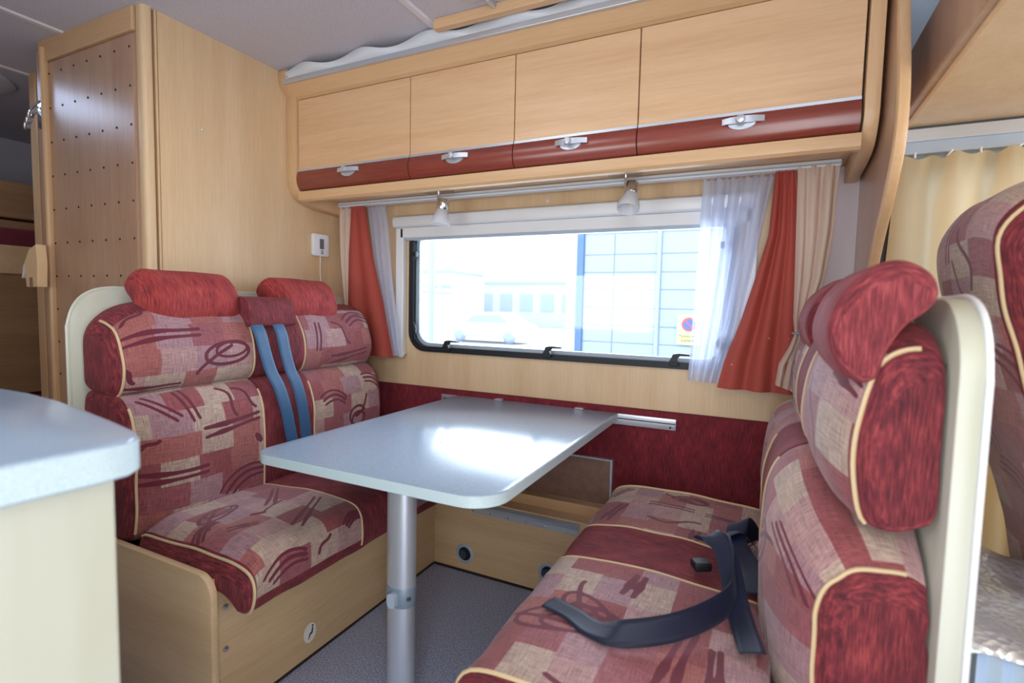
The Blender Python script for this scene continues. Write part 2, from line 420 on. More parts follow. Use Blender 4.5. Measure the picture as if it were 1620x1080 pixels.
def cushion(name, prof, u0, u1, parent, mats, motifs=(), mirror=False, round_a=.014, round_b=.014, bulge_a=(0, .1), bulge_b=(0, .1),
            corner_a=0, corner_b=0, sag=None, split=None, back=None, pipes=(), front_s=None, step=.005, uvoff=(0, 0), crown=0.0, base_z=None, label=None, wrinkle=.0012, inset=.03):
    """sweep the closed (x, z) profile along y from u0 to u1. mats = (main, cap[, split])"""
    P, sarc = resample(catmull([(p[0], p[1], 0) for p in prof], 10, True), step); P = P[:, :2]
    tan = np.roll(P, -1, 0) - np.roll(P, 1, 0); tan /= np.linalg.norm(tan, axis=1)[:, None] + 1e-9
    nrm = np.stack([tan[:, 1], -tan[:, 0]], 1); cen = P.mean(0)
    if ((P - cen) * nrm).sum() < 0: nrm = -nrm
    xb = P[:, 0].min() if back is None else back
    zb = P[:, 1].min() if base_z is None else base_z; zt = P[:, 1].max()
    ra, rb = round_a, round_b
    us = [u0 + ra * (1 - math.cos(t)) for t in np.linspace(0, PI / 2, 6)[:-1]] + list(np.linspace(u0 + ra, u1 - rb, max(4, int((u1 - u0 - ra - rb) / step)))) + [u1 - rb * (1 - math.cos(t)) for t in np.linspace(PI / 2, 0, 6)[1:]]
    rings = []
    for u in us:
        e = 0
        if u < u0 + ra: t = 1 - (u - u0) / ra; e = min(ra, inset) * (1 - math.sqrt(max(0, 1 - t * t)))
        if u > u1 - rb: t = 1 - (u1 - u) / rb; e = max(e, min(rb, inset) * (1 - math.sqrt(max(0, 1 - t * t))))
        Q = P - nrm * e
        for (bd, br), dist in ((bulge_a, u - u0), (bulge_b, u1 - u)):
            if bd and dist < br:
                t = 1 - dist / br; k = bd * (1 - math.sqrt(max(0, 1 - t * t * .98)))
                f = np.clip((Q[:, 0] - xb) / (P[:, 0].max() - xb), 0, 1); Q = Q.copy(); Q[:, 0] -= k * f
        for cr, dist in ((corner_a, u - u0), (corner_b, u1 - u)):
            if cr and dist < cr:
                t = 1 - dist / cr; dz = cr * .9 * (1 - math.sqrt(max(0, 1 - t * t * .97)))
                f = np.clip((Q[:, 1] - zb) / (zt - zb), 0, 1) ** 1.5; Q = Q.copy(); Q[:, 1] -= dz * f
        if sag:
            g = max(0, 1 - (u - u0) / .30) ** 1.5; f = np.clip((Q[:, 1] - sag[1]) / (sag[2] - sag[1]), 0, 1); Q = Q.copy(); Q[:, 1] -= sag[0] * g * f
        if crown:
            w = (u - u0) / (u1 - u0); f = np.clip((Q[:, 0] - xb) / (P[:, 0].max() - xb), 0, 1); Q = Q.copy(); Q[:, 0] += crown * f * (1 - (2 * w - 1) ** 2)
        rings.append(Q)
    R = np.array(rings); nu, ns = R.shape[:2]
    V = np.zeros((nu, ns, 3)); V[:, :, 0] = R[:, :, 0]; V[:, :, 2] = R[:, :, 1]; V[:, :, 1] = np.array(us)[:, None]
    if wrinkle:
        U_, S_2 = np.meshgrid(np.array(us), sarc, indexing='ij')
        wv = wrinkle * (np.sin(U_ * 31 + S_2 * 17) + np.sin(U_ * 13 - S_2 * 41 + 1.3) * .8 + np.sin(U_ * 57 + 2) * np.sin(S_2 * 49) * .5)
        V[:, :, 0] += wv * nrm[:, 0]; V[:, :, 2] += wv * nrm[:, 1]
    if mirror is True: V[:, :, 0] = np.vectorize(FXR)(V[:, :, 0])
    elif mirror: V[:, :, 0] = mirror - V[:, :, 0]
    verts = V.reshape(-1, 3).tolist(); faces = []; mi = []; uv = []
    S2 = list(sarc) + [sarc[-1] + (sarc[1] - sarc[0])]
    sl = (lambda s: split is not None and any(a_ <= s < b_ for a_, b_ in split))
    for i in range(nu - 1):
        cap_i = (us[i + 1] <= u0 + ra + 1e-6 and ra > .011) or (us[i] >= u1 - rb - 1e-6 and rb > .02)
        for j in range(ns):
            k = (j + 1) % ns; faces.append((i * ns + j, i * ns + k, (i + 1) * ns + k, (i + 1) * ns + j))
            mi.append(1 if cap_i else (2 if sl(sarc[j]) else 0))
            uv += [(us[i], S2[j]), (us[i], S2[j + 1]), (us[i + 1], S2[j + 1]), (us[i + 1], S2[j])]
    for ri, u in ((0, us[0]), (nu - 1, us[-1])):
        f = list(range(ri * ns, ri * ns + ns)); faces.append(f); mi.append(1); uv += [(verts[v][0], verts[v][2]) for v in f]
    me = bpy.data.meshes.new(name); me.from_pydata(verts, [], faces); me.polygons.foreach_set('material_index', mi)
    me.polygons.foreach_set('use_smooth', [True] * len(faces))
    lay = me.uv_layers.new(name='UVMap'); arr = np.array(uv, dtype=np.float32); arr[:, 0] += uvoff[0]; arr[:, 1] += uvoff[1]; lay.data.foreach_set('uv', arr.ravel())
    at = me.attributes.new('stroke', 'FLOAT', 'POINT'); d = np.full(len(verts), 0.05)
    if motifs:
        UVv = np.stack(np.meshgrid(np.array(us), sarc, indexing='ij'), -1).reshape(-1, 2); d[:nu * ns] = stroke_field(UVv, motifs)
    at.data.foreach_set('value', d.astype(np.float32))
    bmx = bmesh.new(); bmx.from_mesh(me); bmesh.ops.recalc_face_normals(bmx, faces=bmx.faces); bmx.to_mesh(me); bmx.free()
    o = link(name, me, list(mats), parent, label)
    # piping: runs at constant u over an arc-length range
    for (pu, s0, s1) in pipes:
        i = int(np.argmin(abs(np.array(us) - pu))); js = [j for j in range(ns) if s0 <= sarc[j] <= s1][::3]
        pts = [Vector(V[i, j]) + Vector((-nrm[j, 0] if mirror else nrm[j, 0], 0, nrm[j, 1])) * .0015 for j in js]
        if len(pts) > 3: obj('piping', tube(B(), pts, .0038, 6), 'piping', o, smooth=True)
    return o

LOW = [(-1.54, .415), (-1.52, .47), (-1.512, .58), (-1.512, .67), (-1.522, .745), (-1.55, .80), (-1.60, .832), (-1.68, .842), (-1.76, .838), (-1.788, .81), (-1.79, .65), (-1.79, .43), (-1.70, .402), (-1.60, .402)]
UPP = [(-1.60, .832), (-1.572, .855), (-1.558, .90), (-1.562, .955), (-1.582, 1.01), (-1.615, 1.055), (-1.665, 1.082), (-1.725, 1.09), (-1.775, 1.075), (-1.79, 1.03), (-1.79, .93), (-1.785, .86), (-1.74, .838), (-1.66, .828)]
SEAT = [(-1.125, .328), (-1.098, .335), (-1.084, .362), (-1.080, .41), (-1.088, .450), (-1.118, .476), (-1.20, .487), (-1.32, .487), (-1.44, .478), (-1.53, .47), (-1.545, .43), (-1.54, .375), (-1.40, .365), (-1.22, .362), (-1.165, .35)]
HEAD = [(-1.645, 1.005), (-1.618, 1.02), (-1.60, 1.055), (-1.598, 1.095), (-1.618, 1.14), (-1.66, 1.178), (-1.705, 1.188), (-1.745, 1.17), (-1.755, 1.14), (-1.738, 1.115), (-1.708, 1.090), (-1.686, 1.052), (-1.674, 1.012)]
P3 = ('patch', 'chenille', 'chenille')
C3 = ('chenille', 'chenille', 'chenille')

# ------------------------------------------------------------------ setting
struct('floor', boxb(-4.3, 1.8, -2.35, 0.0, -.03, 0), 'carpet')
struct('ceiling', boxb(-4.3, .30, -2.35, 0.02, 2.07, 2.10), 'ceiling')
struct('ceiling_cab', boxb(.30, 1.8, -2.35, 0.02, 2.20, 2.23), 'ceiling')
for (x, y0, y1) in ((-1.09, -2.3, -.38), (-2.38, -2.3, -.9), (-2.97, -2.3, -.1)):
    b = B(); prism(b, [(x - .016, 2.071), (x - .010, 2.064), (x + .010, 2.064), (x + .016, 2.071)], 'y', y0, y1); struct('trim_1', b, 'ceil_seam')
# window wall y = 0 .. .03 built around two openings
def wall_with_hole(name, x0, x1, z0, z1, hx0, hx1, hz0, hz1, r, m, y0=0.0, y1=.03, **k):
    b = B(); o = rrect(x0, x1, z0, z1, 0.0001, 6); i = rrect(hx0, hx1, hz0, hz1, r, 6); ring(b, o, i, 'y', y0, y1); return struct(name, b, m, **k)
wall_with_hole('wall_window_side', -1.93, .28, .70, 2.07, -1.488, -.095, .885, 1.46, .085, 'wood_wall')
struct('wall_window_side_lower', boxb(-1.93, .28, 0, .03, 0, .70), 'wood_wall')
struct('wall_rear_side', boxb(-4.3, -1.93, 0, .03, 0, 2.07), 'ceiling')
wall_with_hole('wall_cab_side', .28, 1.8, 0, 2.2, .36, 1.25, .80, 1.535, .06, 'alu_blue')
# far side, behind the camera: galley window and entrance door
b = B(); box(b, -4.3, -1.75, -2.35, -2.32, 0, 2.07); box(b, -1.75, -1.58, -2.35, -2.32, 0, 2.07); box(b, -.80, -.45, -2.35, -2.32, 0, 2.07); box(b, -1.58, -.80, -2.35, -2.32, 0, .90); box(b, -1.58, -.80, -2.35, -2.32, 1.38, 2.07)
box(b, -.45, -.2, -2.35, -2.32, 0, 2.07); box(b, -.2, .5, -2.35, -2.32, 1.98, 2.07); box(b, .5, 1.8, -2.35, -2.32, 0, 2.07)
struct('wall_entrance_side', b, 'wood_wall')
struct('wall_rear', boxb(-4.33, -4.3, -2.35, .03, 0, 2.1), 'ceiling')
b = B(); box(b, 1.8, 1.83, -2.35, .03, 0, .85); box(b, 1.8, 1.83, -2.35, .03, 1.7, 2.2); struct('wall_cab_front', b, 'alu_blue')
# red upholstered panel under the window
wp = thing('wall_panel', (-.8, 0, .3), 'dark red chenille covered panel along the wall below the window', 'wall panel')
def uvgrid(name, x0, x1, z0, z1, y, th, m, parent):
    b = boxb(x0, x1, y - th, y, z0, z1); lay = b.loops.layers.uv.new('UVMap')
    for f in b.faces:
        for l in f.loops: l[lay].uv = (l.vert.co.x, l.vert.co.z)
    return obj(name, b, m, parent)
uvgrid('padding', -1.80, .25, .29, .715, -.001, .010, 'wall_cloth', wp)
obj('top_edge', tube(B(), [(-1.80, -.006, .716), (.25, -.006, .716)], .004, 6), 'chenille', wp)
# wall_left : side of the washroom, faces the dinette
wl = struct('wall_left', boxb(-1.925, -1.90, -.880, .0, 0, 2.07), 'wood_wall')
pr = rrect(-1.940, -1.896, -.922, -.885, .014, 5)
struct('trim_2', prism(B(), pr, 'z', 0, 2.07), 'wood_wall', smooth=True)
obj('wall_pin', lathe(B(), [(.004, 0), (.005, .002), (.001, .005)], (-1.90, -.72, 1.724), (1, 0, 0), 10), 'alu', wl)
obj('edge_bead', boxb(-1.8995, -1.8985, -.874, -.872, 0, 2.07), 'wood_brown', wl)
# perforated door/panel, faces the aisle
wc = struct('wall_washroom_front', boxb(-2.56, -1.94, -.915, -.895, 0, 2.07), 'wood_panel')
pp = obj('hole_panel', boxb(-2.54, -1.955, -.921, -.9151, 0, 1.985), 'wood_panel', wc)
obj('head_board', boxb(-2.56, -1.94, -.930, -.9151, 1.992, 2.07), 'wood_edge_x', wc, bev=.003)
b = B()
for i in range(7):
    for j in range(14):
        x = -1.972 - i * .088; z = 1.945 - j * .128
        lathe(b, [(.0035, 0), (.0045, .0012), (.003, .002)], (x, -.921, z), (0, -1, 0), 8)
o = obj('peg_hole', b, 'dark', pp); o['kind'] = 'stuff'
# door edge posts at the far end of the panel, with coat hooks
dp = thing('sliding_door_post', (-2.57, -.95, 0), 'tall light wood door edge beside the perforated washroom panel', 'door')
obj('leaf', prism(B(), rrect(-2.530, -2.508, -.942, -.916, .009, 4), 'z', .02, 2.04), 'wood_edge', dp, smooth=True)
obj('face', boxb(-2.585, -2.531, -.925, -.900, .02, 2.04), 'wood_panel', dp)
struct('trim_3', prism(B(), rrect(-2.975, -2.905, -.80, -.76, .012, 4), 'z', 0, 2.07), 'wood_edge', smooth=True)
struct('trim_4', boxb(-2.90, -2.565, -.80, -.78, 0, 2.07), 'wood_brown')
hk = thing('coat_hook', (-2.56, -.94, 1.78), 'chrome triple coat hooks on the door edge left of the washroom panel', 'hook')
obj('back_plate', boxb(-2.575, -2.540, -.932, -.9252, 1.745, 1.85), 'chrome', hk, bev=.003)
for k in range(3):
    z0 = 1.825 - k * .018; x = -2.545 - k * .016
    obj('hook', tube(B(), catmull([(x, -.935, z0 + .02), (x - .003, -.955, z0 - .005), (x - .006, -.968, z0 - .03), (x - .012, -.966, z0 - .05), (x - .018, -.955, z0 - .045), (x - .020, -.95, z0 - .03)], 5), .0045, 8), 'chrome', hk, smooth=True)
ph = thing('tissue_holder', (-2.535, -.97, 1.2), 'small slanted wooden holder with white tissue hanging on the door edge', 'holder')
b = B(); prism(b, [(-2.550, 1.132), (-2.465, 1.132), (-2.457, 1.225), (-2.465, 1.292), (-2.520, 1.275), (-2.560, 1.225)], 'y', -.998, -.966)
obj('body', b, mat('pale_plywood', (226, 190, 146), .5), ph, bev=.003)
obj('slot', boxb(-2.520, -2.498, -.9995, -.9985, 1.134, 1.168), 'panel_brown', ph)
b = B(); prism(b, [(-2.555, 1.215), (-2.547, 1.252), (-2.590, 1.215), (-2.607, 1.165), (-2.595, 1.170)], 'y', -.990, -.972); obj('tissue', b, 'paper', ph, bev=.002)
# washroom far partition seen from the aisle
struct('wall_washroom_rear', boxb(-2.56, -2.54, -.895, 0, 0, 2.07), 'wood_wall')

# ------------------------------------------------------------------ rear berth beyond the door
rb = thing('rear_bunk', (-3.4, -.9, 0), 'light wood bunk bed at the rear seen past the door edge', 'bunk bed')
obj('side_board', boxb(-3.40, -3.37, -2.3, -.05, 1.205, 1.345), 'wood_edge_x', rb, bev=.004)
obj('lower_panel', boxb(-3.42, -3.40, -2.3, -.05, .60, 1.205), 'wood_brown', rb)
obj('shelf_rail', boxb(-3.52, -3.48, -2.3, -.05, 1.18, 1.206), 'wood_edge_x', rb)
tag(obj('bunk_mattress', boxb(-4.25, -3.41, -2.3, -.05, 1.22, 1.435), 'chenille', bev=.02, seg=3, smooth=True), 'dark red mattress on the rear upper bunk', 'mattress')
tag(obj('lower_mattress', boxb(-4.25, -3.45, -2.3, -.05, .42, .60), 'chenille', bev=.02, seg=3, smooth=True), 'dark red mattress on the rear lower bunk below the brown panel', 'mattress')
rl = thing('rear_wall_locker', (-3.9, -.9, 1.6), 'brown wooden wall locker above the rear upper bunk', 'cupboard')
obj('front_panel', boxb(-3.95, -3.55, -2.3, -.05, 1.50, 1.69), 'wood_brown', rl, bev=.01)
obj('lower_rail', boxb(-3.95, -3.57, -2.3, -.05, 1.44, 1.49), 'wood_brown', rl, bev=.004)
rv = thing('roof_vent', (-3.3, -1.0, 2.06), 'round pale roof vent on the rear ceiling', 'vent')
obj('rim', lathe(B(), [(.24, 0), (.24, .012), (.20, .03), (.19, .03)], (-3.28, -.98, 2.069), (0, 0, -1), 32), 'ceil_seam', rv, smooth=True)
obj('cover', lathe(B(), [(.185, 0), (.17, .045), (.10, .05), (.01, .052)], (-3.28, -.98, 2.069), (0, 0, -1), 32), 'white_plastic', rv, smooth=True)

# ------------------------------------------------------------------ window
win = thing('window_1', (-.79, .0, .9), None, None); win['kind'] = 'structure'
I = rrect(-1.468, -.115, .905, 1.44, .075, 6); O_ = rrect(-1.492, -.091, .881, 1.464, .09, 6)
obj('rubber_frame', ring(B(), O_, I, 'y', -.012, .03), 'black', win, smooth=True)
O2 = rrect(-1.474, -.109, .899, 1.446, .08, 6)
obj('sash_frame', ring(B(), O2, rrect(-1.450, -.133, .920, 1.43, .06, 6), 'y', .012, .034), 'alu_blue', win)
obj('window_pane', prism(B(), rrect(-1.468, -.115, .905, 1.44, .075, 6), 'y', .020, .024), 'glass', win)
# blind cassette and side rails
b = B(); prism(b, [(-.001, 1.502), (-.030, 1.502), (-.052, 1.492), (-.056, 1.475), (-.052, 1.452), (-.045, 1.446), (-.001, 1.446)], 'x', -1.555, -.03)
obj('blind_cassette', b, 'white_plastic', win, bev=.002, smooth=True)
obj('blind_rail', boxb(-1.53, -.05, -.030, -.001, 1.400, 1.446), 'white_plastic', win, bev=.003)
obj('blind_edge', boxb(-1.50, -.08, -.026, -.002, 1.388, 1.401), 'alu_blue', win, bev=.002)
for x0, x1 in ((-1.555, -1.512), (-.072, -.030)): obj('side_rail', boxb(x0, x1, -.030, -.001, .862, 1.446), 'white_plastic', win, bev=.004)
obj('rail_foot', lathe(B(), [(.014, 0), (.014, .012), (.008, .014)], (-1.515, -.028, .862), (0, -1, 0), 16), 'white_plastic', win, smooth=True)
obj('cassette_screw', lathe(B(), [(.006, 0), (.006, .003), (.001, .004)], (-.81, -.002, 1.525), (0, -1, 0), 12), 'white_plastic', win)
# latches and stays
def latch(x):
    l = obj('latch', boxb(x - .020, x + .014, -.030, -.006, .893, .912), 'black', win, bev=.003)
    b = B(); prism(b, [(x - .020, .905), (x - .006, .936), (x + .014, .940), (x + .060, .938), (x + .060, .932), (x + .018, .931), (x + .010, .92), (x + .016, .905)], 'y', -.034, -.014); obj('lever', b, 'black', l, bev=.0015)
for x in (-1.272, -.785, -.285): latch(x)
def stay(x, s):
    st = obj('window_stay', tube(B(), [(x, -.016, 1.385), (x, -.018, 1.30)], .007, 8), 'black', win)
    obj('knob', lathe(B(), [(.011, 0), (.013, .006), (.012, .014), (.004, .016)], (x + s * .012, -.03, 1.325), (s, 0, 0), 14), 'black', st, smooth=True)
    obj('stay_arm', tube(B(), catmull([(x, -.02, 1.01), (x + s * .018, -.03, .985), (x + s * .006, -.024, .955), (x, -.018, .93)], 5), .008, 8), 'black', st, smooth=True)
    obj('clamp', boxb(x - .01, x + .016, -.030, -.012, .965, .99), 'black', st, bev=.003)
stay(-1.462, 1); stay(-.122, -1)
# cab window glass, galley glass
cw = thing('window_2', (.8, 0, .8), None, None); cw['kind'] = 'structure'
obj('window_pane', boxb(.355, 1.255, .012, .016, .795, 1.54), 'glass', cw)
obj('rubber_frame', ring(B(), rrect(.35, 1.26, .79, 1.545, .07, 6), rrect(.375, 1.235, .815, 1.52, .05, 6), 'y', -.008, .005), 'black', cw)
struct('trim_5', boxb(.282, .36, -.02, -.0005, .70, 1.57), 'black')

# ------------------------------------------------------------------ overhead locker
YF = -.335
lk = thing('overhead_locker', (-.8, 0, 1.53), 'long light wood overhead locker with four flap doors above the window', 'cupboard')
obj('front_lip', prism(B(), [(YF + .034, 1.530), (YF + .010, 1.530), (YF + .001, 1.538), (YF, 1.552), (YF + .004, 1.573), (YF + .02, 1.575), (YF + .034, 1.575)], 'x', -1.841, .207), 'wood_edge_x', lk, smooth=True)
obj('underside', boxb(-1.841, .207, YF + .034, -.0, 1.568, 1.576), 'wood_edge_x', lk)
obj('carcass', boxb(-1.84, .207, YF + .03, -.0, 1.5765, 1.955), 'dark', lk)
b = B(); prism(b, [(-.0, 1.958), (YF + .002, 1.958), (YF - .012, 1.966), (-.385, 2.006), (-.385, 2.018), (-.30, 2.018), (0, 2.018)], 'x', -1.86, .235)
obj('cornice', b, 'wood_edge_x', lk)
obj('aluminium_rail', boxb(-1.862, .235, -.398, -.384, 2.003, 2.022), 'alu', lk, bev=.002)
xs = [-1.838, -1.234, -.806, -.377, .203]
xs = [-1.838, -1.247, -.805, -.380, .203]
def handle_proto(p, x, z):
    h = thing_part('handle', (x, YF - .016, z), p)
    return h
for i in range(4):
    a_, c_ = xs[i] + .0018, xs[i + 1] - .0018
    d = obj('door', boxb(a_, c_, YF, YF + .020, 1.664, 1.955), 'wood_door', lk, bev=.0012, seg=1)
    st = [(YF - .002, 1.656), (YF - .008, 1.648), (YF - .012, 1.630), (YF - .012, 1.612), (YF - .007, 1.594), (YF + .002, 1.581), (YF + .012, 1.577), (YF + .02, 1.577), (YF + .02, 1.656)]
    obj('lower_strip', prism(B(), st, 'x', a_, c_), 'maroon_strip', d, smooth=True, label='dark red mahogany lower strip of the flap')
    obj('metal_strip', boxb(a_, c_, YF - .0035, YF + .018, 1.656, 1.6645), 'alu', d)
    hx = {0: -1.545, 1: -1.037, 2: -.594, 3: -.083}[i]
    b = B()
    prism(b, [(hx - .052, YF - .014), (hx - .052, YF - .020), (hx - .03, YF - .030), (hx, YF - .035), (hx + .03, YF - .030), (hx + .058, YF - .020), (hx + .058, YF - .014), (hx + .03, YF - .022), (hx, YF - .026), (hx - .03, YF - .022)], 'z', 1.626, 1.642)
    lathe(b, [(.013, 0), (.0125, .004), (.010, .008), (.001, .010)], (hx - .003, YF - .034, 1.633), (0, -1, 0), 20)
    e = [(hx + .036 * math.cos(t), 1.628 + .018 * math.sin(t)) for t in np.linspace(0, 2 * PI, 24, endpoint=False)]
    prism(b, e, 'y', YF - .017, YF - .011)
    h = obj('handle', b, 'alu', d, smooth=True, label='brushed metal bow handle with round button')
# shaped side cheeks
def cheek(x0, x1, name='side_panel'):
    o = catmull([(-.385, 2.066, 0), (-.378, 2.01, 0), (-.345, 1.975, 0), (-.300 - .045, 1.95, 0), (-.345, 1.80, 0), (-.345, 1.66, 0), (-.342, 1.61, 0), (-.318, 1.565, 0), (-.27, 1.535, 0), (-.18, 1.520, 0), (-.02, 1.510, 0)], 4)
    pts = [(p.x, p.y) for p in o] + [(-.002, 1.510), (-.002, 2.066)]
    return obj(name, prism(B(), pts, 'x', x0, x1), 'wood_edge', lk, bev=.004, smooth=True)
cheek(-1.8995, -1.842); cheek(.208, .242)
# wavy white strip on top of the locker
vs = []; fs = []; n = 150
vl = tag(link('wavy_strip', bpy.data.meshes.new('wavy_strip'), 'white_gloss'), 'white wavy plastic strip standing on top of the overhead locker against the ceiling', 'valance')
for i in range(n + 1):
    x = -1.855 + i / n * 2.07; ph_ = x * 2 * PI / .30
    amp = .5 + .5 * math.sin(ph_ + .6); top = 2.042 + .025 * amp; yy = -.392 + .012 * math.sin(ph_ + 2.0)
    for (y, z) in ((-.388, 2.0225), (yy, 2.0225 + (top - 2.0225) * .5), (yy - .012, top), (yy - .009, top + .001), (yy + .003, 2.0225 + (top - 2.0225) * .5), (-.384, 2.0225)): vs.append((x, y, z))
for i in range(n):
    for j in range(6):
        k = (j + 1) % 6; fs.append((i * 6 + j, i * 6 + k, i * 6 + 6 + k, i * 6 + 6 + j))
fs += [tuple(range(5, -1, -1)), tuple(range(n * 6, n * 6 + 6))]
vl.data.from_pydata(vs, [], fs); vl.data.polygons.foreach_set('use_smooth', [True] * len(fs))
# wooden ceiling rail with bracket
cr = thing('ceiling_rail', (-.6, -.43, 2.06), 'wooden rail with small metal bracket fixed to the ceiling beside the wavy strip', 'rail')
obj('rail', boxb(-1.065, .24, -.452, -.424, 2.036, 2.069), 'wood_edge_x', cr, bev=.002)
b = B(); box(b, -.835, -.822, -.50, -.452, 2.05, 2.069); box(b, -.90, -.77, -.540, -.500, 2.058, 2.0695); obj('bracket', b, 'alu', cr, bev=.002)

# ------------------------------------------------------------------ curtain rail and spotlights
tr = thing('curtain_rail', (-.8, -.085, 1.56), 'white plastic curtain rail running along under the overhead locker', 'curtain rail')
obj('track', boxb(-1.838, .19, -.106, -.064, 1.546, 1.567), 'white_plastic', tr, bev=.004)
obj('rail_lip', boxb(-1.838, .19, -.109, -.1055, 1.552, 1.556), 'alu_blue', tr)
def spot(x, y, ax, label):
    t = thing('spotlight', (x, y, 1.568), label, 'lamp', 'spotlights under the locker')
    b = boxb(x - .055, x + .055, y - .024, y + .024, 1.547, 1.5678); lathe(b, [(.014, 0), (.012, .006)], (x, y, 1.5555), (0, 0, -1), 16); obj('base', b, 'chrome', t, smooth=True)
    obj('arm', tube(B(), catmull([(x, y, 1.558), (x, y, 1.53), (x + .001, y, 1.512), (x + .010, y, 1.506)], 5), .005, 10), 'chrome', t, smooth=True)
    top = Vector((x + .024, y, 1.522)); A = Vector(ax).normalized()
    s = obj('shade', lathe(B(), [(.004, 0), (.021, .001), (.0225, .006), (.0235, .040), (.0215, .044)], top, A, 28), 'chrome', t, smooth=True, label='brushed metal cup')
    obj('glass_shade', lathe(B(), [(.0215, .042), (.025, .052), (.034, .074), (.038, .092), (.0375, .102), (.036, .102), (.0362, .092), (.032, .074), (.023, .052), (.019, .046)], top, A, 28), 'frost', t, smooth=True, label='frosted glass bell')
    obj('bulb', lathe(B(), [(.003, .045), (.007, .052), (.008, .07), (.004, .08), (.001, .082)], top, A, 12), 'bulb', t, smooth=True)
spot(-1.205, -.20, (-.10, -.06, -1), 'small chrome spotlight with frosted glass shade near the left end of the locker, pointing down')
spot(-.445, -.20, (-.04, -.42, -1), 'small chrome spotlight with frosted glass turned towards the room, above the middle of the window')

# ------------------------------------------------------------------ curtains
def curtain(name, left, right, folds, amp, m, label, y=-.06, th=0, group=None, nz=60, nu=None, seed=0, head=True, ydrift=0.0, damp=None):
    """left / right: list of (z, x) from top to bottom"""
    rnd = random.Random(seed); nu = nu or max(24, folds * 10)
    zt, zb = left[0][0], left[-1][0]; lz = [p[0] for p in left][::-1]; lx = [p[1] for p in left][::-1]; rz = [p[0] for p in right][::-1]; rx = [p[1] for p in right][::-1]
    phs = rnd.random() * 6; vs = []; k2 = rnd.uniform(.6, .8); A2 = rnd.uniform(.4, .6)
    zbr = right[-1][0]; ztr = right[0][0]
    for j in range(nz + 1):
        v = j / nz
        for i in range(nu + 1):
            u = i / nu; z = (zt + (zb - zt) * v) * (1 - u) + (ztr + (zbr - ztr) * v) * u
            zl_ = zt + (zb - zt) * v; zr_ = ztr + (zbr - ztr) * v
            xl = np.interp(zl_, lz, lx); xr = np.interp(zr_, rz, rx)
            w = (xr - xl); a_ = amp * min(1.0, .45 + abs(w) * 3)
            if damp: a_ *= damp(v)
            tight = max(0, 1 - v / .09) if head else 0
            wav = math.sin(u * folds * 2 * PI + phs + .9 * math.sin(v * 2.2 + phs)) + A2 * math.sin(u * folds * k2 * 2 * PI + v * 1.7 + phs * 2)
            fine = math.sin(u * folds * 6 * PI + phs) * tight
            vs.append((xl + w * u + .22 * a_ * math.cos(u * folds * 2 * PI + phs), y + ydrift * v + a_ * wav * (1 - .6 * tight) + .004 * fine, z + (.006 * math.sin(u * folds * 4 * PI) if j == 0 and head else 0)))
    fs = [(j * (nu + 1) + i, j * (nu + 1) + i + 1, (j + 1) * (nu + 1) + i + 1, (j + 1) * (nu + 1) + i) for j in range(nz) for i in range(nu)]
    me = bpy.data.meshes.new(name); me.from_pydata(vs, [], fs); me.polygons.foreach_set('use_smooth', [True] * len(fs))
    o = link(name, me, m)
    if th:
        s = o.modifiers.new('s', 'SOLIDIFY'); s.thickness = th; s.offset = 0
    return tag(o, label, 'curtain', group)
RT = 1.535
curtain('curtain', [(RT + .010, -1.855), (1.30, -1.84), (1.10, -1.815), (.95, -1.80)], [(RT + .010, -1.755), (1.30, -1.765), (1.10, -1.770), (.95, -1.77)], 3, .010, 'cloth_cream', 'narrow cream curtain against the washroom wall, left of the window', y=-.085, seed=1)
curtain('curtain', [(RT + .012, -1.765), (1.33, -1.785), (1.10, -1.79), (.98, -1.765), (.852, -1.735)], [(RT + .012, -1.680), (1.33, -1.635), (1.10, -1.570), (.98, -1.54), (.852, -1.508)], 2, .010, 'cloth_red', 'terracotta red curtain on the left side of the window', y=-.095, seed=5)
curtain('curtain', [(RT + .008, -1.690), (1.30, -1.66), (1.0, -1.60), (.858, -1.56)], [(RT + .008, -1.585), (1.44, -1.568), (1.2, -1.545), (.858, -1.492)], 4, .010, 'sheer', 'white sheer curtain bunched at the left side of the window', y=-.065, seed=9, th=0)
curtain('curtain', [(RT + .008, -.208), (1.30, -.215), (1.0, -.226), (.850, -.232)], [(RT + .008, .012), (1.30, -.03), (1.05, -.075), (.845, -.125)], 5, .012, 'sheer', 'white sheer curtain hanging over the right end of the window', y=-.065, seed=12, th=0)
curtain('curtain', [(RT + .015, .010), (1.35, .000), (1.20, -.035), (1.05, -.075), (.93, -.115), (.835, -.135)], [(RT + .015, .070), (1.30, .086), (1.05, .094), (.832, .108)], 3, .011, 'cloth_red', 'terracotta red curtain with small dots at the right side of the window', y=-.090, seed=21)
rc_l = [(RT + .015, .075), (1.35, .080), (1.20, .084), (1.08, .086), (1.030, .092), (.99, .080), (.93, .052), (.862, .045)]
rc_r = [(RT + .015, .188), (1.35, .182), (1.20, .165), (1.08, .130), (1.030, .118), (.99, .122), (.93, .125), (.835, .118)]
curtain('curtain', rc_l, rc_r, 3, .013, 'cloth_cream', 'cream curtain gathered by a cord at the right side of the window', y=-.105, seed=33)
tag(obj('tieback', tube(B(), [(.105 + .020 * math.cos(t), -.105 + .018 * math.sin(t), 1.032) for t in np.linspace(0, 2 * PI, 20, endpoint=False)], .0035, 8, True), 'tie', smooth=True), 'thin grey cord gathering the cream curtain', 'tieback')
# dots on the red curtains
for cx, cz in (): pass
struct('trim_6', boxb(.150, .2515, -.008, -.0005, .725, 1.565), 'pale')
